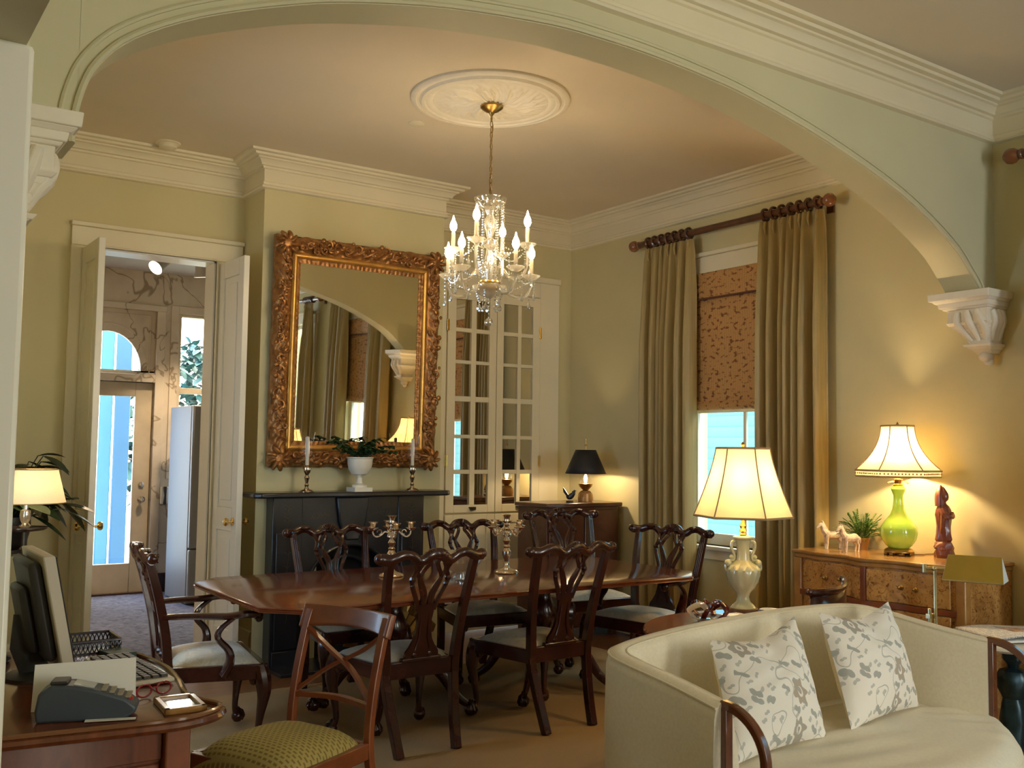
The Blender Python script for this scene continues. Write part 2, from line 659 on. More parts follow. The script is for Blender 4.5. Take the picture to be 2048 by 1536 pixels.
mb.box((ac[-1][0], A0, 2.40), (XR, A1, ZC))
struct('wall_arch', mb, M['wall_front'], smooth=30, recalc=False)
# archivolt moulding
mb = MB()
for off, y, w in ((0.012, A0 - 0.006, 0.010), (0.05, A0 - 0.004, 0.008)):
    pts = []
    for i, (x, z) in enumerate(ac):
        a, c = ac[max(i - 1, 0)], ac[min(i + 1, n - 1)]
        t = Vector((c[0] - a[0], c[1] - a[1])).normalized()
        nx, nz = -t.y, t.x
        pts.append((x + nx * off, y, z + nz * off))
    mb.tube(pts, w, 6)
struct('trim_2', mb, M['wall_front'])

# crown mouldings
crown = [(0.0, 3.352), (0.026, 3.358), (0.032, 3.368), (0.026, 3.378), (0.016, 3.382), (0.018, 3.40), (0.010, 3.406), (0.010, 3.492), (0.024, 3.497), (0.026, 3.510), (0.044, 3.514),
         (0.05, 3.53), (0.068, 3.548), (0.082, 3.553), (0.084, 3.562), (0.112, 3.566), (0.118, 3.580), (0.146, 3.584), (0.15, 3.60)]
loop = [(XR, A1), (XR, YB), (CX1, YB), (CX1, CY), (CX0, CY), (CX0, YB), (XL2, YB), (XL2, A1)]
struct('trim_3', moulding(loop, crown, True), M['trim'], smooth=25)
loop = [(XR, YF), (XR, A0), (XL, A0), (XL, YF)]
struct('trim_4', moulding(loop, crown, True), M['trim'], smooth=25)

# baseboards
basep = [(0.0, 0.24), (0.012, 0.235), (0.022, 0.20), (0.022, 0.0)]
struct('baseboard_right', moulding([(XR, 3.7), (XR, YB)], basep, False), M['trim'], smooth=25)
struct('baseboard_back', moulding([(DX0 - 0.11, YB), (XL2, YB), (XL2, A1)], basep, False), M['trim'], smooth=25)
struct('baseboard_chimney', moulding([(CX0, CY), (CX0, YB)], basep, False), M['trim'], smooth=25)


def corbel(sx, name, ya, yb):
    """plaster bracket under the arch; sx = +1 hangs on the right wall, -1 on the left"""
    wx = XR if sx > 0 else XL
    def blk(mb, w, d0, d1, z0, z1, w2=None, e=None):
        # tapered block: width w at the top, w2 at the bottom; y range shrunk by d0/d1
        w2 = w if w2 is None else w2
        e = 0 if e is None else e
        xa, xb = wx - sx * w, wx - sx * w2
        vs = [(wx, ya + d0 + e, z0), (xb, ya + d0 + e, z0), (xb, yb - d1 - e, z0), (wx, yb - d1 - e, z0),
              (wx, ya + d0, z1), (xa, ya + d0, z1), (xa, yb - d1, z1), (wx, yb - d1, z1)]
        mb.add(vs, [(0, 1, 2, 3), (4, 7, 6, 5), (0, 4, 5, 1), (1, 5, 6, 2), (2, 6, 7, 3), (3, 7, 4, 0)])
    W, k = 0.268, 1.0
    if sx < 0:
        wx = XL2
    o = thing(name, '', 'corbel', (0, 0, 0), 0, 'arch corbels')
    mb = MB()
    blk(mb, W, 0, 0, 2.418, 2.462, W * 0.985, 0.004)
    blk(mb, W * 0.96, 0.012, 0.018, 2.402, 2.419, W * 0.90, 0.014)
    mb.build('abacus', M['plaster'], o, bevel=0.004)
    mb = MB()
    blk(mb, W * 0.88, 0.024, 0.045, 2.375, 2.403, W * 0.86, 0.004)
    blk(mb, W * 0.83, 0.034, 0.062, 2.362, 2.376, W * 0.80, 0.006)
    blk(mb, W * 0.76, 0.046, 0.088, 2.288, 2.363, W * 0.75, 0.002)
    blk(mb, W * 0.80, 0.040, 0.080, 2.270, 2.289, W * 0.74, 0.01)
    mb.build('frieze', M['plaster'], o, bevel=0.004)
    prof = [(2.272, 0.72, 0.052, 0.10), (2.25, 0.68, 0.056, 0.115), (2.22, 0.60, 0.064, 0.145), (2.19, 0.55, 0.07, 0.17), (2.16, 0.52, 0.074, 0.185)]
    mb = MB()
    for i in range(len(prof) - 1):
        za, wa, pa, qa = prof[i]
        zb, wb, pb, qb = prof[i + 1]
        xa, xb = wx - sx * W * wa, wx - sx * W * wb
        vs = [(wx, ya + pb, zb), (xb, ya + pb, zb), (xb, yb - qb, zb), (wx, yb - qb, zb), (wx, ya + pa, za), (xa, ya + pa, za), (xa, yb - qa, za), (wx, yb - qa, za)]
        mb.add(vs, [(0, 1, 2, 3), (4, 7, 6, 5), (0, 4, 5, 1), (1, 5, 6, 2), (2, 6, 7, 3), (3, 7, 4, 0)])
    for face in (0, 1):                     # one acanthus leaf spilling over each carved face
        for q in (-1, 0, 1):
            pts, rr = [], []
            for j in range(9):
                t = j / 8
                z = 2.35 - 0.17 * t
                bulge = 0.012 + 0.022 * sin(PI * min(1, t * 1.5)) * (1 if q == 0 else 0.7)
                w = lerp(0.76, 0.52, t)
                if face == 0:
                    ym = (ya + lerp(0.046, 0.07, t) + yb - lerp(0.088, 0.185, t)) / 2
                    pts.append((wx - sx * (W * w + bulge - 0.012), ym + q * (0.055 + 0.03 * sin(PI * t)) * (1 - 0.3 * t), z))
                else:
                    pts.append((wx - sx * W * w * (0.55 + 0.22 * q), ya + lerp(0.046, 0.072, t) - bulge + 0.012, z))
                rr.append(0.012 + 0.014 * sin(PI * (0.15 + 0.8 * t)))
            mb.tube(pts, rr, 8)
            mb.ball(pts[3], 0.021, 8)
    mb.build('bell', M['plaster'], o, bevel=0.003)
    mb = MB()
    blk(mb, W * 0.62, 0.055, 0.155, 2.145, 2.162, W * 0.58, 0.006)
    blk(mb, W * 0.56, 0.063, 0.17, 2.128, 2.146, W * 0.46, 0.012)
    blk(mb, W * 0.44, 0.08, 0.19, 2.108, 2.129, W * 0.32, 0.01)
    ym = (ya + 0.09 + yb - 0.20) / 2
    mb.ball((wx - sx * W * 0.25, ym, 2.092), 0.044, 12, (1.0, 0.95, 0.8))
    mb.ball((wx - sx * W * 0.20, ym - 0.008, 2.064), 0.03, 10, (0.9, 1, 0.9))
    mb.build('pendant', M['plaster'], o, bevel=0.003)
    return o


c = corbel(1, 'corbel', 2.98, 3.36)
c['label'] = 'white plaster corbel hanging on the wall above the green lamp, under the arch'
c = corbel(-1, 'corbel', 2.98, 3.36)
c['label'] = 'white plaster corbel half hidden behind the white door jamb, under the arch'

# ------------------------------------------------------------------ windows in the right wall
def window(idx, yc):
    o = thing('window_%d' % idx, None, None)
    o['kind'] = 'structure'
    y0, y1 = yc - WH, yc + WH
    mb = MB()
    mb.box((XR - 0.02, y0 - 0.11, WZ0), (XR, y0, WZ1 + 0.02)).box((XR - 0.02, y1, WZ0), (XR, y1 + 0.11, WZ1 + 0.02))
    mb.box((XR - 0.025, y0 - 0.13, WZ1), (XR, y1 + 0.13, WZ1 + 0.13))
    mb.box((XR - 0.045, y0 - 0.15, WZ1 + 0.13), (XR, y1 + 0.15, WZ1 + 0.165))
    mb.build('casing', M['trim'], o, bevel=0.006)
    MB().box((XR - 0.06, y0 - 0.14, WZ0 - 0.03), (XR + 0.08, y1 + 0.14, WZ0)).build('stool', M['white'], o, bevel=0.006)
    MB().box((XR - 0.02, y0 - 0.10, WZ0 - 0.105), (XR, y1 + 0.10, WZ0 - 0.03)).build('apron', M['trim'], o, bevel=0.004)
    mb = MB()
    for za, zb, xo in ((WZ0, 1.87, 0.09), (1.83, WZ1, 0.13)):
        mb.box((XR + xo, y0, za), (XR + xo + 0.035, y0 + 0.05, zb)).box((XR + xo, y1 - 0.05, za), (XR + xo + 0.035, y1, zb))
        mb.box((XR + xo + 0.001, y0 + 0.05, za), (XR + xo + 0.034, y1 - 0.05, za + (0.085 if za < 1 else 0.045))).box((XR + xo + 0.001, y0 + 0.05, zb - 0.045), (XR + xo + 0.034, y1 - 0.05, zb))
        mb.box((XR + xo + 0.005, yc - 0.014, za + 0.04), (XR + xo + 0.03, yc + 0.014, zb - 0.04))
    mb.build('sash', M['white'], o, bevel=0.004)
    mb = MB()
    mb.box((XR + 0.105, y0 + 0.04, WZ0 + 0.07), (XR + 0.110, y1 - 0.04, 1.84)).box((XR + 0.145, y0 + 0.04, 1.86), (XR + 0.150, y1 - 0.04, WZ1 - 0.03))
    mb.build('pane', M['glass'], o, smooth=0)
    mb = MB()
    mb.box((XR + 0.08, y0 - 0.0, WZ0), (XR + 0.2, y0 + 0.012, WZ1)).box((XR + 0.08, y1 - 0.012, WZ0), (XR + 0.2, y1, WZ1))
    mb.build('jamb', M['white'], o)
    return o


for i, y in enumerate(WIN):
    window(i + 1, y)


def blind(yc, label):
    o = thing('roman_blind', label, 'blind', (XR - 0.035, yc, 0), 0, 'woven bamboo blinds')
    w = 0.50
    zb = 1.842
    mb = MB()
    def f(u, v):
        z = lerp(WZ1 - 0.02, zb + 0.05, v)
        return (0.012 + 0.004 * sin(v * 40), lerp(-w, w, u), z)
    mb.grid(f, 6, 40)
    mb.build('shade', M['bamboo'], o, solid=0.006)
    mb = MB()
    mb.grid(lambda u, v: (-0.012 + 0.003 * sin(v * 9), lerp(-w - 0.01, w + 0.01, u), lerp(WZ1 - 0.005, 2.70, v)), 4, 10)
    mb.build('valance', M['bamboo'], o, solid=0.008)
    MB().tube([(-0.016, -w - 0.01, 2.702), (-0.016, w + 0.01, 2.702)], 0.008, 8).build('trim', plain('brown_binding', (0.13, 0.045, 0.02), 0.6), o)
    mb = MB()
    mb.grid(lambda u, v: (0.0 + 0.02 * sin(v * PI) * -1, lerp(-w, w, u), lerp(zb + 0.055, zb, v)), 4, 8)
    mb.tube([(0, -w, zb + 0.055), (0, w, zb + 0.055)], 0.006, 6)
    mb.build('bottom_fold', M['bamboo'], o, solid=0.008)
    return o


blind(WIN[0], 'woven bamboo roman blind half lowered in the dining room window')
blind(WIN[1], 'woven bamboo roman blind seen only in the mirror, in the nearer parlour window')


def curtain(y0, y1, z1, label, seed, x=XR - 0.12, flare=0.0, z0=0.02):
    """pleated panel hanging from rings between y0 and y1"""
    rnd = random.Random(seed)
    o = thing('curtain', label, 'curtain', (x, (y0 + y1) / 2, 0), 0, 'olive silk curtains')
    w = y1 - y0
    npl = 7
    ph = [rnd.uniform(-0.5, 0.5) for _ in range(npl + 2)]
    def f(u, v):
        z = lerp(z1, z0, v)
        k = (u + 0.028 * sin(2 * PI * 1.5 * u + seed) + 0.012 * sin(2 * PI * 4 * u + 2 * seed)) * npl
        k = min(max(k, 0.0), npl)
        i = int(min(k, npl - 1e-6))
        p = lerp(ph[i], ph[i + 1], k - i)
        amp = (0.020 + 0.036 * min(1, v * 4)) * (1 + 0.35 * sin(5 * k + 2 * p)) + 0.012 * sin(3 * v + p)
        dx = amp * sin(2 * PI * (k + 0.18 * p + 0.08 * p * v)) + 0.010 * sin(2 * PI * (2 * k + p)) * min(1, v * 4)
        spread = 1 + flare * v
        yy = (u - 0.5) * w * spread + 0.012 * cos(2 * PI * k + p) * min(1, v * 4)
        dx = min(dx, 0.05)
        if v < 0.03:
            dx *= 0.6
        return (dx, yy, z)
    mb = MB().grid(f, npl * 14 + 1, 34)
    for k in range(npl):
        y = (k + 0.5) / npl
        yy = (y - 0.5) * w
        mb.tube([(0, yy, z1 - 0.10), (-0.012, yy, z1 - 0.05), (0, yy, z1)], [0.006, 0.012, 0.010], 6)
    mb.build('panel', M['drape'], o, smooth=80, recalc=False)
    for k in range(npl):
        yy = ((k + 0.5) / npl - 0.5) * w
        mb = MB()
        mb.tube([(0.041 * cos(t), yy + rnd.uniform(-0.004, 0.004), z1 + 0.045 + 0.041 * sin(t)) for t in [2 * PI * j / 16 for j in range(16)]], 0.0105, 6, closed=True)
        mb.ball((0, yy, z1 + 0.002), 0.008, 6)
        mb.build('ring', M['walnut'], o)
    return o


def rod(yc, half, label):
    o = thing('curtain_rod', label, 'curtain rod', (XR - 0.12, yc, 3.222), 0, 'wooden curtain rods')
    MB().tube([(0, -half, 0), (0, half, 0)], 0.027, 14).build('pole', M['walnut'], o)
    for s in (-1, 1):
        mb = MB()
        mb.lathe([(0.02, 0), (0.03, 0.008), (0.03, 0.018), (0.02, 0.026), (0.024, 0.03), (0.043, 0.055), (0.047, 0.075), (0.042, 0.097), (0.02, 0.117), (0.002, 0.121)], n=16)
        mb.v = [(x, s * (half + z - 0.03), y) for x, y, z in mb.v]
        mb.build('finial', plain('turned_finial_wood', (0.24, 0.085, 0.028), 0.25, coat=0.5), o)
        mb = MB()
        mb.box((0.0, s * (half - 0.03) - 0.012, -0.012), (0.12, s * (half - 0.03) + 0.012, 0.012)).box((0.105, s * (half - 0.03) - 0.03, -0.06), (0.12, s * (half - 0.03) + 0.03, 0.04))
        mb.build('bracket', M['walnut'], o, bevel=0.003)
    return o


rod(5.13, 0.93, 'long dark wooden curtain rod with ball ends above the dining room window')
rod(1.94, 0.93, 'dark wooden curtain rod whose copper ball end shows at the right edge by the cornice')
rod(-0.24, 0.93, 'dark wooden curtain rod above the parlour window at the left edge of the mirror')
ZR = 3.222 - 0.045
curtain(5.43, 5.965, ZR, 'olive curtain hanging left of the dining room window, nearer the corner chest', 1)
curtain(4.21, 4.745, ZR, 'olive curtain hanging right of the dining room window, beside the burl dresser', 2)
curtain(2.24, 2.79, ZR, 'olive parlour curtain seen in the mirror next to the arch', 3)
curtain(1.08, 1.62, ZR, 'olive parlour curtain seen in the mirror left of the bamboo blind', 4)
curtain(0.20, 0.50, ZR, 'dark olive curtain at the left edge of the mirror glass beside a bright window', 5)


# ------------------------------------------------------------------ rug
rug = MB().box((0.95, 2.2, -0.011), (5.0, 6.02, -0.0005)).build('sisal_rug', M['sisal'], smooth=0, bevel=0.003)
tag(rug, 'tan woven sisal rug under the dining table', 'rug')
# ------------------------------------------------------------------ double door to the passage
d1 = thing('door_1', None, None)
d1['kind'] = 'structure'
mb = MB()
mb.box((DX0 - 0.11, YB - 0.022, 0), (DX0, YB, DZ)).box((DX1, YB - 0.022, 0), (DX1 + 0.11, YB, DZ))
mb.box((DX0 - 0.11, YB - 0.028, DZ), (DX1 + 0.19, YB, DZ + 0.13))
mb.box((DX0 - 0.115, YB - 0.05, DZ + 0.13), (DX1 + 0.195, YB, DZ + 0.16))
mb.box((DX0 - 0.012, YB - 0.034, 0), (DX0, YB, DZ)).box((DX1, YB - 0.034, 0), (DX1 + 0.012, YB, DZ)).box((DX0, YB - 0.034, DZ), (DX1, YB, DZ + 0.012))
mb.build('casing', M['trim'], d1, bevel=0.005)
mb = MB()
mb.box((DX0, YB, 0), (DX0 + 0.012, YB + 0.2, DZ)).box((DX1 - 0.012, YB, 0), (DX1, YB + 0.2, DZ)).box((DX0, YB, DZ - 0.012), (DX1, YB + 0.2, DZ))
mb.build('jamb', M['white'], d1)


def leaf(hx, ang, name):
    """a narrow door leaf; local x runs from hinge to lock edge, local y is thickness"""
    L, T = 0.455, 0.042
    o = thing('door_leaf', None, None, (hx, YB - 0.03, 0), ang)
    o.parent = d1
    mb = MB()
    h = DZ - 0.02
    st = 0.085
    mb.box((0, 0, 0.01), (st, T, h)).box((L - st, 0, 0.01), (L, T, h))
    for z0, z1 in ((0.01, 0.26), (0.93, 1.09), (h - 0.12, h)):
        mb.box((st, 0, z0), (L - st, T, z1))
    mb.box((st, 0.012, 0.26), (L - st, T - 0.012, 0.93)).box((st, 0.012, 1.09), (L - st, T - 0.012, h - 0.12))
    for z0, z1 in ((0.31, 0.88), (1.14, h - 0.17)):
        mb.box((st + 0.045, 0.005, z0), (L - st - 0.045, T - 0.005, z1))
    mb.build('leaf_panel', M['white'], o, bevel=0.004)
    for s, y in ((-1, 0), (1, T)):
        mb = MB()
        mb.lathe([(0.026, 0), (0.026, 0.004), (0.009, 0.008), (0.008, 0.03), (0.024, 0.036), (0.029, 0.05), (0.022, 0.062), (0.004, 0.066)], n=14)
        mb.v = [(L - 0.06 + x, y + s * z, 1.0 + yy) for x, yy, z in mb.v]
        mb.build('knob', M['brass'], o)
    return o


leaf(DX0 - 0.012, R(-89.3), 'left').location.x = 1.382
lf = leaf(DX1, R(-88), 'right')
lf.location = (DX1 + 0.022, YB - 0.03, 0)

# ------------------------------------------------------------------ passage behind the doors
PY = 10.57
PX0, PX1, PZ = 0.9, 4.4, 3.33
M['passage'] = plain('passage_plaster', (0.56, 0.49, 0.39), 0.6, var=0.05, nscale=2)
M['greyceil'] = plain('passage_ceiling_paint', (0.46, 0.43, 0.42), 0.8, var=0.03, nscale=2)
mb = MB()
G0, G1, GT = 2.02, 2.82, 2.17       # glazed door
T0, T1 = 2.27, 2.92                 # transom panel
W0, W1, WB, WT = 3.045, 3.95, 1.25, 2.915
mb.box((PX0, PY, 0), (G0, PY + 0.15, PZ)).box((G1, PY, 0), (W0, PY + 0.15, PZ)).box((W1, PY, 0), (PX1, PY + 0.15, PZ))
mb.box((G0, PY, GT), (G1, PY + 0.15, T0)).box((G0, PY, T1), (G1, PY + 0.15, PZ))
mb.box((W0, PY, 0), (W1, PY + 0.15, WB)).box((W0, PY, WT), (W1, PY + 0.15, PZ))
struct('wall_passage', mb, M['mural'], smooth=0)
struct('wall_passage', MB().box((PX0 - 0.1, YB + 0.2, 0), (PX0, PY + 0.15, PZ)).box((PX1, YB + 0.2, 0), (PX1 + 0.1, PY + 0.15, PZ)), M['passage'], smooth=0)
struct('ceiling', MB().box((PX0, YB + 0.2, PZ), (PX1, PY + 0.15, PZ + 0.1)), M['greyceil'], smooth=0)
mb = MB()
mb.box((PX0, PY - 0.02, 0), (G0 - 0.1, PY, 0.2)).box((G1 + 0.08, PY - 0.02, 0), (PX1, PY, 0.2))
struct('baseboard_passage', mb, M['mahog'], smooth=0)

M['murdoor'] = plain('door_old_paint', (0.50, 0.42, 0.30), 0.5, var=0.12, nscale=5)
d2 = thing('door_2', None, None)
d2['kind'] = 'structure'
mb = MB()
mb.box((G0 - 0.09, PY - 0.02, 0), (G0, PY + 0.02, T1)).box((G1, PY - 0.02, 0), (G1 + 0.09, PY + 0.02, T1)).box((G0, PY - 0.03, GT), (G1, PY + 0.12, T0 - 0.02))
mb.box((G0 - 0.1, PY - 0.03, T1), (G1 + 0.1, PY + 0.02, T1 + 0.06))
mb.build('casing', M['mural'], d2, bevel=0.006)
mb = MB()
ga, gb, gz0, gz1 = 2.20, 2.645, 0.31, 2.02
mb.box((G0, PY + 0.05, 0.005), (ga, PY + 0.09, GT)).box((gb, PY + 0.05, 0.005), (G1, PY + 0.09, GT)).box((ga, PY + 0.05, 0.005), (gb, PY + 0.09, gz0)).box((ga, PY + 0.05, gz1), (gb, PY + 0.09, GT))
mb.build('door_frame', M['murdoor'], d2, bevel=0.006)
MB().box((ga, PY + 0.066, gz0), (gb, PY + 0.072, gz1)).build('pane', M['glass'], d2, smooth=0)
mb = MB()
mb.lathe([(0.03, 0), (0.03, 0.005), (0.01, 0.01), (0.01, 0.035), (0.027, 0.042), (0.032, 0.055), (0.02, 0.068), (0.002, 0.07)], n=14)
mb.v = [(2.735 + x, PY + 0.05 - z, 0.96 + y) for x, y, z in mb.v]
mb.build('knob', M['silver'], d2)
mb = MB()
mb.lathe([(0.03, 0), (0.028, 0.012), (0.015, 0.016), (0.002, 0.016)], n=14)
mb.v = [(2.735 + x, PY + 0.05 - z, 1.11 + y) for x, y, z in mb.v]
mb.build('deadbolt', M['silver'], d2)
# arched transom: board with a half-round hole
mb = MB()
cx, r = 2.35, 0.335
N = 20
hole = [(cx + r * cos(PI * k / N), T0 + 0.02 + 1.18 * r * sin(PI * k / N)) for k in range(N + 1)]
for k in range(N):
    a, c = hole[k], hole[k + 1]
    mb.add([(a[0], PY + 0.04, a[1]), (c[0], PY + 0.04, c[1]), (c[0], PY + 0.04, T1), (a[0], PY + 0.04, T1),
            (a[0], PY + 0.08, a[1]), (c[0], PY + 0.08, c[1]), (c[0], PY + 0.08, T1), (a[0], PY + 0.08, T1)],
           [(0, 1, 2, 3), (4, 7, 6, 5), (0, 4, 5, 1)])
mb.box((cx + r, PY + 0.04, T0), (G1, PY + 0.08, T1))
mb.box((G0, PY + 0.04, T0 - 0.01), (G1, PY + 0.08, T0 + 0.02))
mb.tube([(cx + (r + 0.07) * cos(PI * k / N), PY + 0.038, T0 + 0.02 + 1.18 * (r + 0.07) * sin(PI * k / N)) for k in range(N + 1)], 0.008, 6)
for x in (G0 + 0.05, G1 - 0.05):
    mb.tube([(x, PY + 0.038, T0), (x, PY + 0.038, T1 - 0.05)], 0.008, 6)
mb.tube([(G0 + 0.05, PY + 0.038, T1 - 0.05), (G1 - 0.05, PY + 0.038, T1 - 0.05)], 0.008, 6)
mb.build('transom_board', M['mural'], d2, recalc=True)
mb = MB()
mb.box((cx - r, PY + 0.055, T0), (cx + r, PY + 0.06, T0 + 0.44))
mb.build('transom_pane', M['glass'], d2, smooth=0)
MB().box((2.255, PY + 0.03, T0), (2.262, PY + 0.05, T0 + 0.36)).build('transom_bar', M['murdoor'], d2)

w4 = thing('window_4', None, None)
w4['kind'] = 'structure'
mb = MB()
mb.box((W0, PY, WB), (W0 + 0.035, PY + 0.1, WT)).box((W1 - 0.035, PY, WB), (W1, PY + 0.1, WT)).box((W0 + 0.035, PY + 0.002, 2.07), (W1 - 0.035, PY + 0.098, 2.13)).box((W0 + 0.035, PY + 0.002, WT - 0.03), (W1 - 0.035, PY + 0.098, WT)).box((W0 + 0.035, PY + 0.002, WB), (W1 - 0.035, PY + 0.098, WB + 0.06))
mb.build('sash', M['murdoor'], w4, bevel=0.004)
MB().box((W0 + 0.03, PY + 0.05, WB + 0.05), (W1 - 0.03, PY + 0.055, WT - 0.03)).build('pane', M['glass'], w4, smooth=0)
mb = MB()
mb.box((W0 - 0.08, PY - 0.02, WB - 0.08), (W0, PY, WT + 0.08)).box((W1, PY - 0.02, WB - 0.08), (W1 + 0.08, PY, WT + 0.08)).box((W0, PY - 0.02, WT), (W1, PY, WT + 0.08))
mb.build('casing', M['mural'], w4, bevel=0.004)

MB().box((G0, PY - 0.02, -0.011), (G1, PY + 0.16, 0.02)).build('threshold', M['mahog'], d2)
# blue passage carpet
m, nt, b = new_mat('blue_carpet')
v = coords(nt)
vo = nd(nt, 'ShaderNodeTexVoronoi', Scale=13.0)
nt.links.new(v, vo.inputs['Vector'])
n = nd(nt, 'ShaderNodeTexNoise', Scale=16.0, Detail=4.0, Distortion=1.5)
nt.links.new(v, n.inputs['Vector'])
c = mixc(nt, 0.5, ramp(nt, vo.outputs['Distance'], [(0.1, (0.035, 0.045, 0.10)), (0.5, (0.12, 0.14, 0.24))]), ramp(nt, n.outputs['Fac'], [(0.35, (0.03, 0.04, 0.09)), (0.65, (0.20, 0.21, 0.30))]))
nt.links.new(c, b.inputs['Base Color'])
b.inputs['Roughness'].default_value = 0.95
tag(MB().box((1.05, YB + 0.12, 0.0), (4.3, PY - 0.021, 0.004)).build('blue_carpet', m, smooth=0), 'blue patterned carpet on the passage floor beyond the double doors', 'rug')

# fridge
fr = thing('refrigerator', 'tall pale grey refrigerator in the passage behind the open doors', 'refrigerator', (3.27, 9.90, -0.011), R(0))
gm = plain('appliance_enamel', (0.23, 0.235, 0.25), 0.5, var=0.01)
MB().box((-0.36, -0.33, 0.02), (0.36, 0.36, 1.92)).build('body', gm, fr, bevel=0.012)
mb = MB().box((-0.36, -0.40, 0.55), (0.36, -0.335, 1.92))
dr = mb.build('door', gm, fr, bevel=0.015)
MB().box((0.26, -0.45, 0.8), (0.285, -0.40, 1.35)).build('handle', M['white'], dr, bevel=0.006)
mb = MB().box((-0.36, -0.40, 0.04), (0.36, -0.335, 0.54))
dr = mb.build('freezer_drawer', gm, fr, bevel=0.015)
MB().box((-0.2, -0.45, 0.47), (0.2, -0.40, 0.495)).build('handle', M['white'], dr, bevel=0.006)

# wall phone / paper dispenser beside the fridge
ph = thing('wall_telephone', 'small white wall telephone beside the refrigerator in the passage', 'telephone', (2.95, PY - 0.0, 1.0))
MB().box((-0.04, -0.045, -0.09), (0.05, 0, 0.09)).build('body', M['white'], ph, bevel=0.01)
MB().tube([(0.0, -0.06, -0.09), (0.0, -0.075, 0), (0.0, -0.06, 0.09)], [0.018, 0.011, 0.018], 8).build('handset', M['black'], ph)


def spot(x, y, z, lit, label, aim):
    o = thing('track_spotlight', label, 'spotlight', (x, y, PZ), 0, 'passage spotlights')
    MB().lathe([(0.05, 0), (0.05, -0.015), (0.012, -0.02), (0.012, -0.06)], n=14).build('mount', M['white'], o)
    a = Vector(aim).normalized()
    rot = a.to_track_quat('Z', 'Y').to_matrix()
    def tr(mb):
        mb.v = [tuple(rot @ Vector(p) + Vector((0, 0, -0.09))) for p in mb.v]
        return mb
    tr(MB().lathe([(0.035, -0.09), (0.055, -0.07), (0.06, 0.02), (0.075, 0.075), (0.072, 0.078), (0.055, 0.02)], n=18, cap=False)).build('can', plain('spot_can', (0.42, 0.38, 0.34), 0.4), o)
    tr(MB().lathe([(0.001, 0.055), (0.066, 0.06)], n=18, cap=False)).build('lens', emit('spot_lens', (1, 0.86, 0.66), 14 if lit else 1.2), o)
    if lit:
        l = bpy.data.lights.new('spot_beam', 'SPOT')
        l.energy = 130
        l.color = (1, 0.75, 0.48)
        l.spot_size = R(95)
        l.spot_blend = 0.6
        l.shadow_soft_size = 0.05
        lo = bpy.data.objects.new('spot_beam', l)
        COL.objects.link(lo)
        lo.parent = o
        lo.location = tuple(a * 0.09 + Vector((0, 0, -0.09)))
        lo.rotation_euler = (-a).to_track_quat('Z', 'Y').to_euler()
    return o


spot(2.56, 9.55, 0, True, 'lit white spotlight on the passage ceiling, left of two', (-0.62, -0.35, -0.55))
spot(2.96, 9.58, 0, True, 'spotlight facing down on the passage ceiling, nearer the door edge', (0.12, 0.10, -0.95))

# ------------------------------------------------------------------ fireplace
M['inlay'] = plain('dull_gold_inlay', (0.075, 0.055, 0.022), 0.5)
fp = thing('fireplace', 'black slate mantelpiece with arched opening on the chimney breast', 'fireplace', (3.18, CY, 0))
hw = 0.60
mb = MB()
pts = []
# serpentine shelf
shp = [(-0.775, 0), (-0.775, -0.22), (-0.73, -0.262), (-0.55, -0.255), (-0.25, -0.235), (-0.12, -0.26), (0.12, -0.26), (0.25, -0.235), (0.55, -0.255), (0.73, -0.262), (0.775, -0.22), (0.775, 0)]
mb.prism(shp, 1.165, 1.203)
mb.build('shelf', M['slate'], fp, bevel=0.012, seg=3)
for s in (-1, 1):
    mb = MB()
    mb.box((s * 0.60 - 0.0, -0.13, 0), (s * 0.38, -0.002, 1.164)) if s > 0 else mb.box((-0.60, -0.13, 0), (-0.38, -0.002, 1.164))
    x0, x1 = sorted((s * 0.575, s * 0.405))
    mb.box((x0, -0.145, 0.12), (x1, -0.13, 0.92)).box((x0 - 0.015, -0.15, 0), (x1 + 0.015, -0.13, 0.11))
    mb.build('pilaster', M['slate'], fp, bevel=0.006)
    mb = MB()
    for z0, z1, yy in ((0.30, 0.86, -0.1457), (0.96, 1.12, -0.1307)):
        mb.tube([(s * 0.49 + 0.006 * sin(9 * t), yy, lerp(z0, z1, t)) for t in [j / 10 for j in range(11)]], 0.0015, 4)
        for j in range(1, 6):
            z = lerp(z0, z1, j / 6)
            for q in (-1, 1):
                mb.tube([(s * 0.49, yy, z), (s * 0.49 + q * 0.014, yy, z + 0.018), (s * 0.49 + q * 0.030, yy, z + 0.016)], [0.0012, 0.0022, 0.0008], 4)
    mb.build('incised_ornament', M['inlay'], fp)
# frieze with arched opening
mb = MB()
N = 18
ow, oz = 0.33, 0.52
hole = [(ow * cos(PI * k / N), oz + 0.30 * sin(PI * k / N)) for k in range(N + 1)]
for k in range(N):
    a, c = hole[k], hole[k + 1]
    mb.add([(a[0], -0.12, a[1]), (c[0], -0.12, c[1]), (c[0], -0.12, 1.164), (a[0], -0.12, 1.164), (a[0], -0.03, a[1]), (c[0], -0.03, c[1]), (c[0], -0.03, 1.164), (a[0], -0.03, 1.164)],
           [(0, 1, 2, 3), (4, 7, 6, 5), (0, 4, 5, 1)])
mb.box((-0.38, -0.12, 0), (-ow, -0.002, 1.164)).box((ow, -0.12, 0), (0.38, -0.002, 1.164))
mb.build('frieze', M['slate'], fp)
mb = MB()
mb.prism([(-0.13, 1.164), (-0.105, 0.98), (-0.05, 0.85), (0.05, 0.85), (0.105, 0.98), (0.13, 1.164)], -0.155, -0.12, lambda a, c, h: (a, h, c))
mb.build('keystone', M['slate'], fp, bevel=0.012)
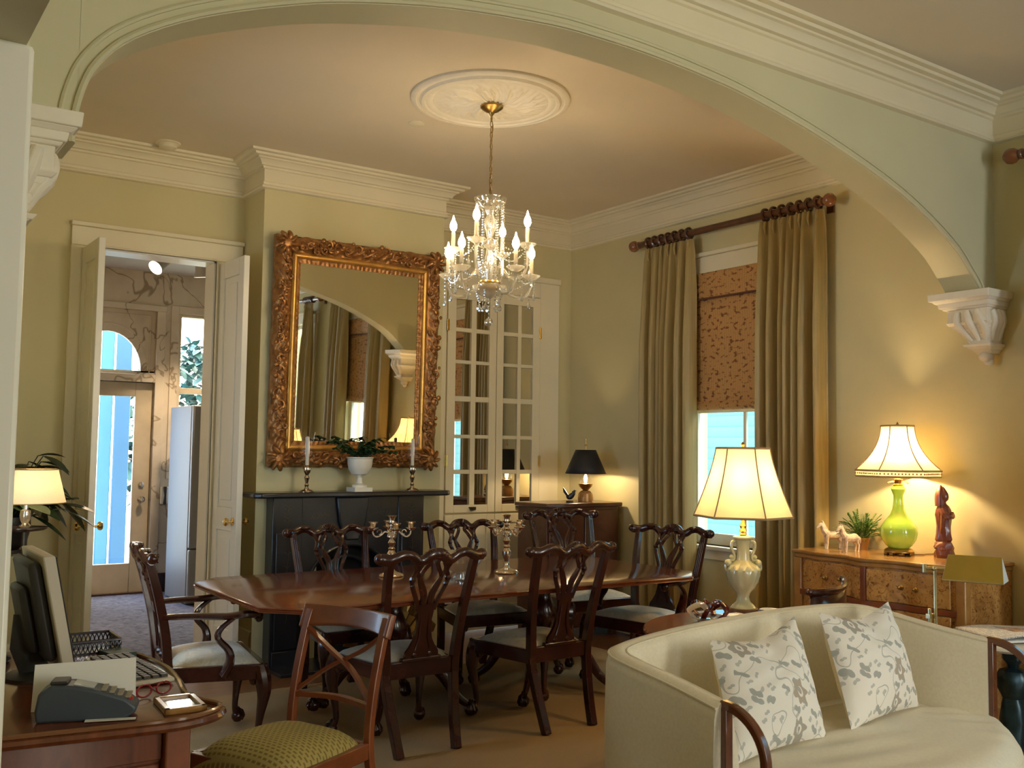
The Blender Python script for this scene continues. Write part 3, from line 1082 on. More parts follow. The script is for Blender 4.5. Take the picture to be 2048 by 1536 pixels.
for s in (-1, 1):
    mb = MB()
    mb.tube([(s * (0.17 + 0.16 * t), -0.1207, 1.03 + 0.014 * sin(7 * t)) for t in [j / 10 for j in range(11)]], 0.0014, 4)
    for j in range(1, 6):
        x = 0.17 + 0.16 * j / 6
        for q in (-1, 1):
            mb.tube([(s * x, -0.1207, 1.03), (s * (x + 0.012), -0.1207, 1.03 + q * 0.02), (s * (x + 0.02), -0.1207, 1.03 + q * 0.024)], [0.0012, 0.0022, 0.0008], 4)
    mb.build('incised_ornament', M['inlay'], fp)
mb = MB()
mb.tube([((ow + 0.0) * cos(PI * k / N), -0.125, oz + 0.30 * sin(PI * k / N)) for k in range(N + 1)], 0.012, 6)
mb.tube([(0.24 * cos(PI * k / N), -0.06, oz - 0.05 + 0.26 * sin(PI * k / N)) for k in range(N + 1)], 0.014, 6)
mb.build('arch_moulding', M['slate'], fp)
mb = MB()
mb.box((-0.34, 0.02, 0), (0.34, 0.06, 0.86))
mb.build('summer_cover', M['soot'], fp)
mb = MB()
mb.box((-0.62, -0.40, -0.011), (0.62, 0.0, 0.012))
mb.build('hearth', M['slate'], fp, bevel=0.004)

# brass fan firescreen
fs = thing('fire_screen', 'gold pleated fan fire screen standing in front of the black fireplace', 'fire screen', (3.32, 6.21, -0.011), R(12))
mb = MB()
NB = 11
for k in range(NB):
    a0, a1 = PI * (0.08 + 0.84 * k / NB), PI * (0.08 + 0.84 * (k + 1) / NB)
    am = (a0 + a1) / 2
    for r0, r1 in ((0.05, 0.30), (0.30, 0.42)):
        mb.add([(r0 * cos(a0), 0, 0.10 + r0 * sin(a0)), (r1 * cos(a0), 0, 0.10 + r1 * sin(a0)), (r1 * 1.03 * cos(am), -0.03, 0.10 + r1 * 1.03 * sin(am)), (r0 * cos(am), -0.012, 0.10 + r0 * sin(am)),
                (r1 * cos(a1), 0, 0.10 + r1 * sin(a1)), (r0 * cos(a1), 0, 0.10 + r0 * sin(a1))], [(0, 1, 2, 3), (3, 2, 4, 5)])
mb.build('fan', M['oldbrass'], fs, solid=0.004, smooth=0)
MB().box((-0.1, -0.05, 0), (0.1, 0.06, 0.03)).box((-0.03, -0.02, 0.03), (0.03, 0.02, 0.14)).build('base', M['oldbrass'], fs, bevel=0.008)

# ------------------------------------------------------------------ gilt mirror
mo = thing('gilt_mirror', 'large mirror in a carved gilt frame above the fireplace', 'mirror', (3.232, 6.678, 1.375))
mo.rotation_euler = (R(1.6), 0, 0)
W2, H2, FWd = 0.672, 1.645, 0.188
# carved frame: closed sweep of a profile with deep relief
def frame_pt(side, t, q):
    return None
rnd = random.Random(3)
def carve(s, q):
    """relief height along running length s (m) and across q (0 outer .. 1 inner)"""
    base = [0.028, 0.06, 0.075, 0.070, 0.055, 0.05, 0.036, 0.030]
    b = poly_at([0, .12, .28, .42, .55, .7, .85, 1], base, q)
    if 0.05 < q < 0.60:
        w = sin(PI * (q - 0.05) / 0.55)
        b += w * (0.012 * sin(s * 46 + 7 * q) * sin(q * 17 + s * 9) + 0.012 * abs(sin(s * 31 + q * 11)) + 0.008 * sin(s * 83 - q * 23))
    if q > 0.88:
        b += 0.004 * abs(sin(s * 90))
    return b
perim = [(-W2, 0), (W2, 0), (W2, H2), (-W2, H2)]
mb = MB()
NQ = 22
for e in range(4):
    (xa, za), (xb, zb) = perim[e], perim[(e + 1) % 4]
    L = abs(xb - xa) + abs(zb - za)
    ns = int(L / 0.008)
    ux, uz = (xb - xa) / L, (zb - za) / L
    nx, nz = -uz, ux                       # inward
    def fn(u, v):
        q = v
        d = q * FWd
        s = lerp(d, L - d, u)
        edge = 0.0
        if q < 0.12:
            edge = (1 - q / 0.12) * (0.003 * sin(s * 52) + 0.004 * sin(s * 23 + e))
        h = carve(s + e * 1.3, q)
        return (xa + ux * s + nx * (d - edge), -h, za + uz * s + nz * (d - edge))
    mb.grid(fn, ns, NQ)
    def back(u, v):
        s = u * L
        return (xa + ux * s, -0.028 * (1 - v) + 0.012 * v, za + uz * s)
    mb.grid(back, 30, 3)
FR = mb
mb = MB()
# bright inner band
i0, i1 = FWd * 0.62, FWd * 0.84
mb2 = []
for e in range(4):
    (xa, za), (xb, zb) = perim[e], perim[(e + 1) % 4]
    L = abs(xb - xa) + abs(zb - za)
    ux, uz = (xb - xa) / L, (zb - za) / L
    nx, nz = -uz, ux
    def fb(u, v):
        d = lerp(i0, i1, v)
        s = lerp(d + 0.0, L - d, u)
        return (xa + ux * s + nx * d, -(0.058 + 0.010 * sin(PI * v)), za + uz * s + nz * d)
    mb.grid(fb, 3, 6)
mb.build('gilt_band', M['giltband'], mo, smooth=60)
for cxs in (-1, 1):
    for czs in (0, 1):
        mb = MB()
        cxx, czz = cxs * (W2 - 0.085), (H2 - 0.085) if czs else 0.085
        sgn = 1 if czs else -1
        mb.ball((cxx + cxs * 0.02, -0.070, czz + sgn * 0.02), 0.060, 14, (1, 0.5, 1))
        for k in range(9):
            a = 2 * PI * k / 9 + 0.3
            pts = [(cxx + cxs * 0.02 + r * cos(a + 0.5 * r / 0.1), -0.07 - 0.022 * sin(PI * min(1, r / 0.088)), czz + sgn * 0.02 + r * sin(a + 0.5 * r / 0.1)) for r in (0.03, 0.045, 0.062, 0.078, 0.088)]
            mb.tube(pts, [0.014, 0.020, 0.021, 0.018, 0.012], 8, flat=(1, 0.7))
        for k in range(5):                  # scrolls running out along both rails
            for hor in (0, 1):
                L0 = 0.10 + k * 0.055
                x = cxx - (cxs * L0 if hor else -cxs * 0.02 * sin(k * 2.1))
                z = czz - (sgn * L0 if not hor else -sgn * 0.02 * sin(k * 2.1))
                mb.tube([(x + (0.028 - 0.002 * j) * cos(j * 0.55 + k), -0.078 - 0.004 * sin(j), z + (0.028 - 0.002 * j) * sin(j * 0.55 + k)) for j in range(12)], 0.0085, 6)
        mb.build('corner_ornament', M['gilt'], mo)
mb = MB()
for e in range(4):
    (xa, za), (xb, zb) = perim[e], perim[(e + 1) % 4]
    L = abs(xb - xa) + abs(zb - za)
    ux, uz = (xb - xa) / L, (zb - za) / L
    nx, nz = -uz, ux
    k = 0
    s = 0.34
    while s < L - 0.3:
        d = 0.055 + 0.02 * sin(k * 2.3)
        c0 = (xa + ux * s + nx * d, za + uz * s + nz * d)
        sg = 1 if k % 2 else -1
        mb.tube([(c0[0] + (0.036 - 0.0026 * j) * cos(sg * j * 0.5 + k), -0.074 - 0.004 * sin(j * 0.7), c0[1] + (0.036 - 0.0026 * j) * sin(sg * j * 0.5 + k)) for j in range(13)],
                [0.010 - 0.0004 * j for j in range(13)], 6)
        mb.ball((c0[0] + ux * 0.04 - nx * 0.03, -0.078, c0[1] + uz * 0.04 - nz * 0.03), 0.017 + 0.004 * sin(k), 8, (1, 0.7, 1))
        s += 0.078
        k += 1
mb.v = FR.v + mb.v
n0 = len(FR.v)
mb.f = FR.f + [tuple(i + n0 for i in f) for f in mb.f]
mb.build('frame', M['gilt'], mo, smooth=60)
g = FWd - 0.004
MB().box((-W2 + g, -0.030, g), (W2 - g, -0.022, H2 - g)).build('mirror_glass', M['mirror'], mo, smooth=0)
MB().box((-W2 + 0.03, -0.02, 0.03), (W2 - 0.03, 0.008, H2 - 0.03)).build('backboard', M['walnut'], mo)

# ------------------------------------------------------------------ built-in cupboard
cb = thing('built_in_cupboard', 'cream built-in cupboard with mirrored panes right of the chimney breast', 'cupboard', (0, YB, 0))
mb = MB()
mb.box((CX1 + 0.001, -0.02, 0), (4.262, -0.001, 3.02)).box((5.235, -0.02, 0), (5.452, -0.001, 3.02)).box((4.262, -0.02, 2.88), (5.235, -0.001, 3.02))
mb.box((CX1 + 0.001, -0.04, 3.02), (5.455, -0.001, 3.07))
mb.box((4.262, -0.012, 0), (5.235, -0.001, 0.1))
mb.build('casing', M['trim'], cb, bevel=0.005)
ROWS = [(2.545, 2.79), (2.27, 2.51), (1.965, 2.24), (1.64, 1.92), (1.345, 1.61), (1.05, 1.31)]
for dx0, dx1, cols in ((4.268, 4.762, ((4.348, 4.502), (4.553, 4.688))), (4.768, 5.230, ((4.837, 4.987), (5.025, 5.151)))):
    mb = MB()
    mb.box((dx0, -0.030, 0.985), (cols[0][0], -0.004, 2.875)).box((cols[1][1], -0.030, 0.985), (dx1, -0.004, 2.875)).box((cols[0][1], -0.030, 1.05), (cols[1][0], -0.004, 2.79))
    mb.box((cols[0][0], -0.030, 2.79), (cols[1][1], -0.004, 2.875)).box((cols[0][0], -0.030, 0.985), (cols[1][1], -0.004, 1.05))
    for i in range(5):
        mb.box((cols[0][0], -0.030, ROWS[i + 1][1]), (cols[0][1], -0.004, ROWS[i][0])).box((cols[1][0], -0.030, ROWS[i + 1][1]), (cols[1][1], -0.004, ROWS[i][0]))
    dr = mb.build('door', M['trim'], cb, bevel=0.003)
    mb = MB()
    for c0, c1 in cols:
        for z0, z1 in ROWS:
            mb.box((c0, -0.014, z0), (c1, -0.006, z1))
    mb.build('panes', M['pane_mirror'], dr, smooth=0)
    mb = MB()
    xm = (dx0 + dx1) / 2 + 0.02
    mb.grid(lambda u, v: (xm + 0.036 * cos(PI * u) * (1 - 0.1 * v), -0.03 - 0.022 * sin(PI * v / 2) * sin(PI * u) ** 0.5 - 0.001, 1.027 - 0.026 * v * sin(PI * u) ** 0.5), 13, 6)
    mb.tube([(xm - 0.036, -0.031, 1.027), (xm + 0.036, -0.031, 1.027)], 0.005, 6)
    mb.build('cup_pull', plain('dark_bronze', (0.06, 0.045, 0.03), 0.35, 0.8), dr)
    hx = dx0 if dx0 < 4.5 else dx1
    mb = MB()
    for z in (2.56, 1.42):
        mb.tube([(hx, -0.034, z - 0.05), (hx, -0.034, z + 0.05)], 0.007, 8)
        mb.box((hx - 0.012, -0.033, z - 0.045), (hx + 0.012, -0.029, z + 0.045))
    mb.build('hinges', M['brass'], dr)
    # lower panel door
    mb = MB()
    mb.box((dx0, -0.030, 0.105), (dx0 + 0.08, -0.004, 0.97)).box((dx1 - 0.08, -0.030, 0.105), (dx1, -0.004, 0.97)).box((dx0 + 0.08, -0.030, 0.89), (dx1 - 0.08, -0.004, 0.97)).box((dx0 + 0.08, -0.030, 0.105), (dx1 - 0.08, -0.004, 0.2))
    mb.box((dx0 + 0.08, -0.018, 0.2), (dx1 - 0.08, -0.006, 0.89))
    mb.build('lower_door', M['trim'], cb, bevel=0.004)

# ------------------------------------------------------------------ ceiling fittings
md = thing('ceiling_medallion', 'round white plaster ceiling medallion above the chandelier', 'ceiling medallion', (3.175, 4.815, ZC))
RM = 0.475
prof = [(RM, 0), (RM, -0.012), (RM - 0.012, -0.022), (RM - 0.03, -0.024), (RM - 0.036, -0.016), (RM - 0.05, -0.018), (RM - 0.062, -0.032), (RM - 0.08, -0.034), (RM - 0.088, -0.024), (RM - 0.105, -0.03), (RM - 0.12, -0.026), (RM - 0.13, -0.02)]
MB().lathe(prof, n=72, cap=False).build('rim', M['plaster'], md)
def med(u, v):
    a = 2 * PI * u
    r = lerp(RM - 0.13, 0.03, v)
    q = r / (RM - 0.13)
    h = 0.020
    lobes = abs(cos(4 * a))
    h += 0.016 * max(0, sin(PI * q)) * (0.5 + 0.5 * cos(16 * a + 14 * q)) * (0.35 + 0.65 * lobes)
    h += 0.014 * math.exp(-((q - 0.72) / 0.10) ** 2) * (0.5 + 0.5 * cos(24 * a + 3 * sin(8 * a)))
    h += 0.018 * math.exp(-((q - 0.42) / 0.12) ** 2) * lobes
    h += 0.02 * math.exp(-((q - 0.12) / 0.12) ** 2)
    h += 0.006 * sin(40 * a + 30 * q) * (1 - q) * q * 3
    return (r * cos(a), r * sin(a), -h)
MB().grid(med, 240, 40, cu=True).build('acanthus_relief', M['plaster'], md, smooth=60)

sd = thing('smoke_detector', 'round cream smoke detector dome by the crown moulding, left of the chimney breast', 'smoke detector', (1.86, 6.86, ZC))
MB().lathe([(0.07, 0), (0.07, -0.012), (0.062, -0.02), (0.058, -0.035), (0.035, -0.048), (0.002, -0.05)], n=24).build('dome', M['trim'], sd)
MB().lathe([(0.085, 0), (0.083, -0.008), (0.07, -0.010)], n=24, cap=False).build('base', M['trim'], sd)
sp = thing('ceiling_speaker', 'flat round cream cover plate on the ceiling beside the medallion', 'cover plate', (3.03, 5.46, ZC))
MB().lathe([(0.052, 0), (0.052, -0.005), (0.046, -0.009), (0.002, -0.010)], n=24).build('plate', M['trim'], sp)
# ------------------------------------------------------------------ chandelier
BULB = (1.0, 0.74, 0.42)
BULB_STRENGTH = 68.0
M['bulb'] = emit('candle_bulb', BULB, BULB_STRENGTH)
M['candle'] = shade_mat('candle_sleeve', (0.92, 0.84, 0.66), 0.5)
ch = thing('chandelier', 'lit crystal chandelier with candle bulbs hanging over the dining table', 'chandelier', (3.18, 4.81, 0))
ZT = 3.56
MB().lathe([(0.012, ZT), (0.07, ZT), (0.068, ZT - 0.012), (0.045, ZT - 0.03), (0.018, ZT - 0.042), (0.008, ZT - 0.06), (0.001, ZT - 0.06)], n=20).build('canopy', M['oldbrass'], ch)
mb = MB()
z = ZT - 0.06
k = 0
while z > 2.985:
    h = 0.021
    pts = [((0.0085 * cos(t)) * (1 if k % 2 else 0), (0.0085 * cos(t)) * (0 if k % 2 else 1), z - h * 0.75 + h * sin(t)) for t in [2 * PI * j / 10 for j in range(10)]]
    mb.tube(pts, 0.0024, 5, closed=True)
    z -= h * 1.62
    k += 1
mb.build('chain', M['oldbrass'], ch)
MB().tube(spline([(0.012 * sin(j * 1.7), 0.012 * cos(j * 1.3), lerp(ZT - 0.05, 2.97, j / 8)) for j in range(9)], 3), 0.003, 5).build('cord', M['oldbrass'], ch)
# stem of stacked glass
MB().lathe([(0.002, 2.985), (0.03, 2.975), (0.078, 2.985), (0.082, 2.975), (0.06, 2.94), (0.03, 2.925), (0.02, 2.90), (0.032, 2.87), (0.036, 2.83), (0.022, 2.79), (0.018, 2.76), (0.045, 2.74), (0.05, 2.72), (0.02, 2.70), (0.024, 2.66), (0.042, 2.62),
            (0.046, 2.585), (0.03, 2.54), (0.022, 2.50), (0.04, 2.475), (0.02, 2.46)], n=16).build('stem', M['crystal'], ch)
MB().lathe([(0.10, 2.475), (0.098, 2.465), (0.075, 2.435), (0.04, 2.415), (0.015, 2.405), (0.002, 2.40)], n=20).build('bowl', M['crystal'], ch)
MB().lathe([(0.062, 2.505), (0.066, 2.495), (0.058, 2.475), (0.06, 2.462), (0.045, 2.452)], n=20).build('gold_collar', M['brass'], ch)
rdir = Vector((0.8204, -0.5718, 0))
fdir = Vector((0.5718, 0.8204, 0))
def at_ang(phi):
    return rdir * cos(R(phi)) + fdir * sin(R(phi))
rows = [(5, 18, 0.262, 2.545, 2.50), (4, -18, 0.232, 2.705, 2.60)]
strands = []
for n_arm, off, rad, zc, zr in rows:
    for k in range(n_arm):
        d = at_ang(off + k * 360 / n_arm)
        def P(r, z):
            return (d.x * r, d.y * r, z)
        pts = spline([P(0.035, zr - 0.02), P(0.08, zr - 0.02), P(rad * 0.55, zr - 0.075), P(rad * 0.85, zr - 0.075), P(rad, zr - 0.01), P(rad, zc - 0.02)], 5)
        arm = MB().tube(pts, 0.009, 8).build('arm', M['crystal'], ch)
        cx, cy = d.x * rad, d.y * rad
        MB().lathe([(0.006, zc - 0.03), (0.012, zc - 0.02), (0.03, zc - 0.012), (0.052, zc + 0.006), (0.054, zc + 0.010), (0.03, zc), (0.014, zc), (0.016, zc + 0.02), (0.012, zc + 0.022)], (cx, cy, 0), n=18).build('drip_pan', M['crystal'], arm)
        MB().lathe([(0.0115, zc + 0.005), (0.0115, zc + 0.105), (0.004, zc + 0.108)], (cx, cy, 0), n=12).build('candle', M['candle'], arm)
        MB().lathe([(0.004, zc + 0.108), (0.014, zc + 0.117), (0.022, zc + 0.137), (0.019, zc + 0.158), (0.009, zc + 0.180), (0.0015, zc + 0.208)], (cx, cy, 0), n=12).build('bulb', M['bulb'], arm)
        strands.append((d, rad, zc))
def bead_line(mb, a, c, sag, nb, r=0.006):
    for j in range(nb + 1):
        t = j / nb
        p = Vector(a).lerp(Vector(c), t)
        p.z -= sag * 4 * t * (1 - t)
        mb.ball(p, r * (0.8 + 0.2 * (j % 2)), 6)
def drop(mb, c, h=0.04, r=0.012):
    mb.lathe([(0.001, 0), (r * 0.5, -h * 0.3), (r, -h * 0.65), (r * 0.75, -h * 0.88), (0.001, -h)], c, n=6)
low = strands[:5]
for k, (d, rad, zc) in enumerate(strands):
    # pendants under every pan
    mb = MB()
    for s in (-1, 1):
        a = (d.x * rad + s * 0.045 * -d.y, d.y * rad + s * 0.045 * d.x, zc + 0.0)
        ln = 0.13 if s > 0 else 0.09
        bead_line(mb, a, (a[0], a[1], a[2] - ln), 0, 6, 0.0055)
        drop(mb, (a[0], a[1], a[2] - ln - 0.008), 0.05, 0.013)
    mb.build('pendant_drops', M['crystal'], ch)
for grp in (strands[:5], strands[5:]):
    for k in range(len(grp)):
        a, c = grp[k], grp[(k + 1) % len(grp)]
        mb = MB()
        pa = (a[0].x * a[1], a[0].y * a[1], a[2] - 0.01)
        pc = (c[0].x * c[1], c[0].y * c[1], c[2] - 0.01)
        bead_line(mb, pa, pc, 0.05, 18, 0.0055)
        bead_line(mb, pa, (a[0].x * 0.07, a[0].y * 0.07, a[2] + 0.02), 0.03, 10, 0.0055)
        mb.build('bead_swag', M['crystal'], ch)
for k in range(12):                       # veil of bead strings from crown to pans
    a = 2 * PI * k / 12
    mb = MB()
    x, y = 0.084 * cos(a), 0.084 * sin(a)
    bead_line(mb, (x * 0.95, y * 0.95, 2.965), (x, y, 2.66), -0.0, 20, 0.0068)
    bead_line(mb, (x, y, 2.66), (x * 0.5, y * 0.5, 2.53), 0.0, 8, 0.0062)
    mb.build('bead_string', M['crystal'], ch)
for k in range(7):
    a = 2 * PI * k / 7 + 0.2
    mb = MB()
    x, y = 0.085 * cos(a), 0.085 * sin(a)
    ln = 0.05
    bead_line(mb, (x, y, 2.455), (x * 0.75, y * 0.75, 2.455 - ln - 0.02), 0, 5, 0.007)
    drop(mb, (x * 0.75, y * 0.75, 2.455 - ln - 0.03), 0.05, 0.015)
    mb.build('bottom_drops', M['crystal'], ch)
mb = MB()
bead_line(mb, (0, 0, 2.40), (0, 0, 2.29), 0, 5, 0.006)
mb.ball((0, 0, 2.262), 0.026, 12)
mb.build('bottom_ball', M['crystal'], ch)
MB().lathe([(0.088, 2.972), (0.094, 2.985), (0.098, 3.0), (0.090, 2.99), (0.07, 2.972)], n=24, fn=lambda r, z, a: r * (1 + 0.04 * sin(12 * a))).build('crown', M['crystal'], ch)
# ------------------------------------------------------------------ dining table
def reed_edge(poly, prof):
    """closed edge moulding following a plan polygon (counter-clockwise)"""
    mb = MB()
    n = len(poly)
    vs, fs = [], []
    for d, z in prof:
        for q in offset_path(poly, d, True):
            vs.append((q.x, q.y, z))
    m = len(prof)
    for j in range(m - 1):
        for i in range(n):
            i2 = (i + 1) % n
            fs.append((j * n + i, j * n + i2, (j + 1) * n + i2, (j + 1) * n + i))
    fs.append(tuple(range(n)))
    fs.append(tuple((m - 1) * n + i for i in range(n - 1, -1, -1)))
    return mb.add(vs, fs)


TZ = 0.752
tb = thing('dining_table', 'long polished mahogany pedestal dining table with clipped corners', 'dining table', (3.19, 5.09, 0))
hx, hy, c = 1.44, 0.67, 0.17
poly = [(-hx, -hy + c), (-hx + c, -hy), (hx - c, -hy), (hx, -hy + c), (hx, hy - c), (hx - c, hy), (-hx + c, hy), (-hx, hy - c)]
edge = [(0.004, 0), (-0.004, -0.003), (-0.006, -0.008), (-0.001, -0.011), (-0.006, -0.015), (-0.006, -0.019), (-0.001, -0.022), (-0.004, -0.027), (0.012, -0.031), (0.02, -0.031)]
reed_edge(poly, [(d, TZ + z) for d, z in edge]).build('table_top', M['mahog_top'], tb, smooth=30)
MB().box((-hx + 0.45, -hy + 0.2, TZ - 0.06), (hx - 0.45, hy - 0.2, TZ - 0.03)).build('bearer', M['mahog'], tb, bevel=0.004)


def claw(mb, x, y, z=0.036, r=0.034, a=0.0):
    mb.ball((x, y, z), r, 10)
    for k in (-1, 0, 1):
        t = a + k * 0.75
        mb.tube([(x - 0.01 * cos(t), y - 0.01 * sin(t), z + r + 0.012), (x + r * 0.75 * cos(t), y + r * 0.75 * sin(t), z + r * 0.75), (x + r * 1.06 * cos(t), y + r * 1.06 * sin(t), z), (x + r * 0.8 * cos(t), y + r * 0.8 * sin(t), z - r * 0.7)],
                [0.012, 0.010, 0.008, 0.004], 6)


for px in (-0.45, 0.62):
    mb = MB()
    mb.lathe([(0.075, 0.30), (0.085, 0.33), (0.06, 0.36), (0.05, 0.39), (0.078, 0.44), (0.085, 0.50), (0.06, 0.56), (0.045, 0.60), (0.055, 0.65), (0.07, 0.68), (0.13, 0.695)], (px, 0, 0), n=20)
    mb.lathe([(0.02, 0.235), (0.075, 0.26), (0.078, 0.31)], (px, 0, 0), n=20)
    pd = mb.build('pedestal', M['mahog'], tb)
    for k in range(4):
        a = PI / 4 + k * PI / 2 + (0.12 if px < 0 else -0.1)
        ca, sa = cos(a), sin(a)
        pts = spline([(px + ca * r, sa * r, z) for r, z in ((0.05, 0.31), (0.15, 0.335), (0.27, 0.25), (0.36, 0.13), (0.43, 0.075))], 5)
        n = len(pts)
        mb = MB().tube(pts, [lerp(0.046, 0.022, i / (n - 1)) for i in range(n)], 8, flat=(0.7, 1), up=(0, 0, 1))
        claw(mb, px + ca * 0.45, sa * 0.45, 0.042, 0.036, a)
        mb.build('leg', M['mahog'], pd)

# ------------------------------------------------------------------ chippendale chairs
m, nt, b = new_mat('pale_damask')
v = coords(nt)
n = nd(nt, 'ShaderNodeTexNoise', Scale=18.0, Detail=3.0, Distortion=1.6)
nt.links.new(v, n.inputs['Vector'])
nt.links.new(ramp(nt, n.outputs['Fac'], [(0.42, (0.50, 0.43, 0.29)), (0.5, (0.60, 0.54, 0.40)), (0.6, (0.55, 0.49, 0.36))]), b.inputs['Base Color'])
b.inputs['Roughness'].default_value = 0.55
b.inputs['Sheen Weight'].default_value = 0.3
M['damask'] = m


def back_y(z):
    return poly_at([0.44, 0.6, 0.8, 0.95, 1.0], [-0.222, -0.24, -0.285, -0.33, -0.345], z)


def make_chair(name, label, arms, group):
    o = thing(name, label, 'dining chair', (0, 0, 0), 0, group)
    wf, wr, yf, yr = (0.285, 0.215, 0.225, -0.215)
    if arms:
        wf, wr = 0.315, 0.235
    # seat rails
    mb = MB()
    mb.bar((-wf, yf, 0.40), (wf, yf, 0.40), 0.035, 0.075)
    for s in (-1, 1):
        mb.bar((s * (wf - 0.012), yf, 0.40), (s * (wr - 0.005), yr, 0.40), 0.03, 0.075)
    mb.bar((-wr, yr, 0.405), (wr, yr, 0.405), 0.032, 0.085)
    mb.build('seat_rail', M['mahog'], o, bevel=0.005)
    # drop-in seat
    def st(u, v):
        a, c = 2 * u - 1, 2 * v - 1
        e = max(abs(a), abs(c))
        w = lerp(wr - 0.022, wf - 0.018, v)
        y = lerp(yr + 0.02, yf - 0.012, v)
        z = 0.435 + 0.052 * (1 - abs(a) ** 3.2) ** 0.6 * (1 - abs(c) ** 3.2) ** 0.6
        return (a * w, y, z)
    MB().grid(st, 17, 17).build('seat', M['damask'], o, smooth=60)
    # front cabriole legs
    for s in (-1, 1):
        x, y = s * (wf - 0.03), yf - 0.015
        pts = spline([(x, y, 0.43), (x + s * 0.012, y + 0.014, 0.36), (x + s * 0.016, y + 0.02, 0.29), (x + s * 0.004, y + 0.008, 0.19), (x - s * 0.004, y, 0.10), (x + s * 0.008, y + 0.012, 0.06)], 4)
        rr = [0.034, 0.037, 0.040, 0.042, 0.042, 0.041, 0.039, 0.037, 0.034, 0.030, 0.027, 0.024, 0.021, 0.019, 0.0175, 0.0165, 0.016, 0.017, 0.019, 0.021, 0.022]
        mb = MB().tube(pts, rr[:len(pts)], 10)
        claw(mb, x + s * 0.012, y + 0.018, 0.037, 0.033, PI / 2 - s * 0.7)
        for q in (-1, 1):                   # knee scrolls
            mb.ball((x + (0.035 * q if q * s < 0 else 0), y + (0 if q * s < 0 else -0.03), 0.36), 0.022, 8, (1, 1, 1.4))
        mb.build('leg', M['mahog'], o)
    # rear legs with stiles
    for s in (-1, 1):
        pts = spline([(s * 0.165, -0.315, 0.0), (s * 0.18, -0.262, 0.17), (s * (wr - 0.015), -0.22, 0.36), (s * (wr - 0.012), -0.222, 0.45)], 5)
        MB().tube(pts, [0.031] * len(pts), 4, up=(0, 1, 0)).build('leg', M['mahog'], o, bevel=0.005)
        pts = spline([(s * (wr - 0.012), back_y(0.44), 0.44), (s * (wr + 0.002), back_y(0.6), 0.6), (s * (wr + 0.022), back_y(0.8), 0.8), (s * (wr + 0.034), back_y(0.955), 0.962)], 5)
        mb = MB().tube(pts, [lerp(0.031, 0.025, i / (len(pts) - 1)) for i in range(len(pts))], 4, up=(0, 1, 0))
        for q in (-0.006, 0.006):
            mb.tube([(p[0] + q, p[1] + 0.021, p[2]) for p in pts[1:-1]], 0.003, 4)
        mb.build('stile', M['mahog'], o, bevel=0.004)
    # crest rail
    wc = wr + 0.085
    cp = [(-1.0, 0.974), (-0.93, 0.972), (-0.80, 0.972), (-0.62, 0.992), (-0.46, 0.986), (-0.33, 0.962), (-0.22, 0.964), (-0.12, 0.985), (0, 0.993)]
    cp = cp + [(-x, z) for x, z in cp[-2::-1]]
    pts = spline([(x * wc, back_y(z) - 0.022 * (1 - x * x) + (0.012 if abs(x) > 0.9 else 0), z) for x, z in cp], 4)
    n = len(pts)
    mb = MB()
    mb.tube(pts, [0.0235 + 0.003 * math.cos(4 * PI * i / (n - 1)) for i in range(n)], 10, flat=(1.15, 0.85), up=(0, 1, 0))
    for s in (-1, 1):
        mb.ball((s * wc, pts[0][1] + 0.004, 0.975), 0.0275, 12, (1, 1, 1))
        mb.tube([(s * (wc - 0.02 + 0.02 * cos(t)), pts[0][1] + 0.03, 0.975 + 0.02 * sin(t)) for t in [j * 0.6 for j in range(9)]], 0.004, 5)
        mb.ball((s * wc * 0.55, pts[0][1] - 0.016, 1.0), 0.017, 8, (1.8, 1, 0.8))
        mb.ball((s * wc * 0.55, pts[0][1] + 0.0, 1.0), 0.017, 8, (1.8, 1, 0.8))
    mb.build('crest_rail', M['mahog'], o)
    mb = MB()
    yc = back_y(0.995) - 0.022
    for k in range(9):
        a = PI * (0.06 + 0.88 * k / 8)
        mb.tube([(0, yc + 0.016, 0.975), (0.03 * cos(a), yc + 0.025, 0.975 + 0.022 * sin(a)), (0.06 * cos(a), yc + 0.016, 0.975 + 0.044 * sin(a))], [0.004, 0.008, 0.007], 6)
        mb.tube([(0, yc - 0.012, 0.975), (0.06 * cos(a), yc - 0.008, 0.975 + 0.044 * sin(a))], [0.006, 0.009], 6)
    mb.build('carved_shell', M['mahog'], o)
    # pierced splat
    mb = MB()
    prof = [(0.455, 0.088), (0.468, 0.098), (0.49, 0.094), (0.515, 0.074), (0.55, 0.054), (0.60, 0.043), (0.65, 0.040), (0.70, 0.047), (0.73, 0.055)]
    for sgn in (1,):
        vs, fs = [], []
        for z, w in prof:
            y = back_y(z) + 0.0
            vs += [(-w, y - 0.008, z), (w, y - 0.008, z), (w, y + 0.010, z), (-w, y + 0.010, z)]
        for i in range(len(prof) - 1):
            for k in range(4):
                k2 = (k + 1) % 4
                fs.append((4 * i + k, 4 * i + k2, 4 * i + 4 + k2, 4 * i + 4 + k))
        fs += [(0, 3, 2, 1), tuple(4 * len(prof) - 4 + k for k in range(4))]
        mb.add(vs, fs)
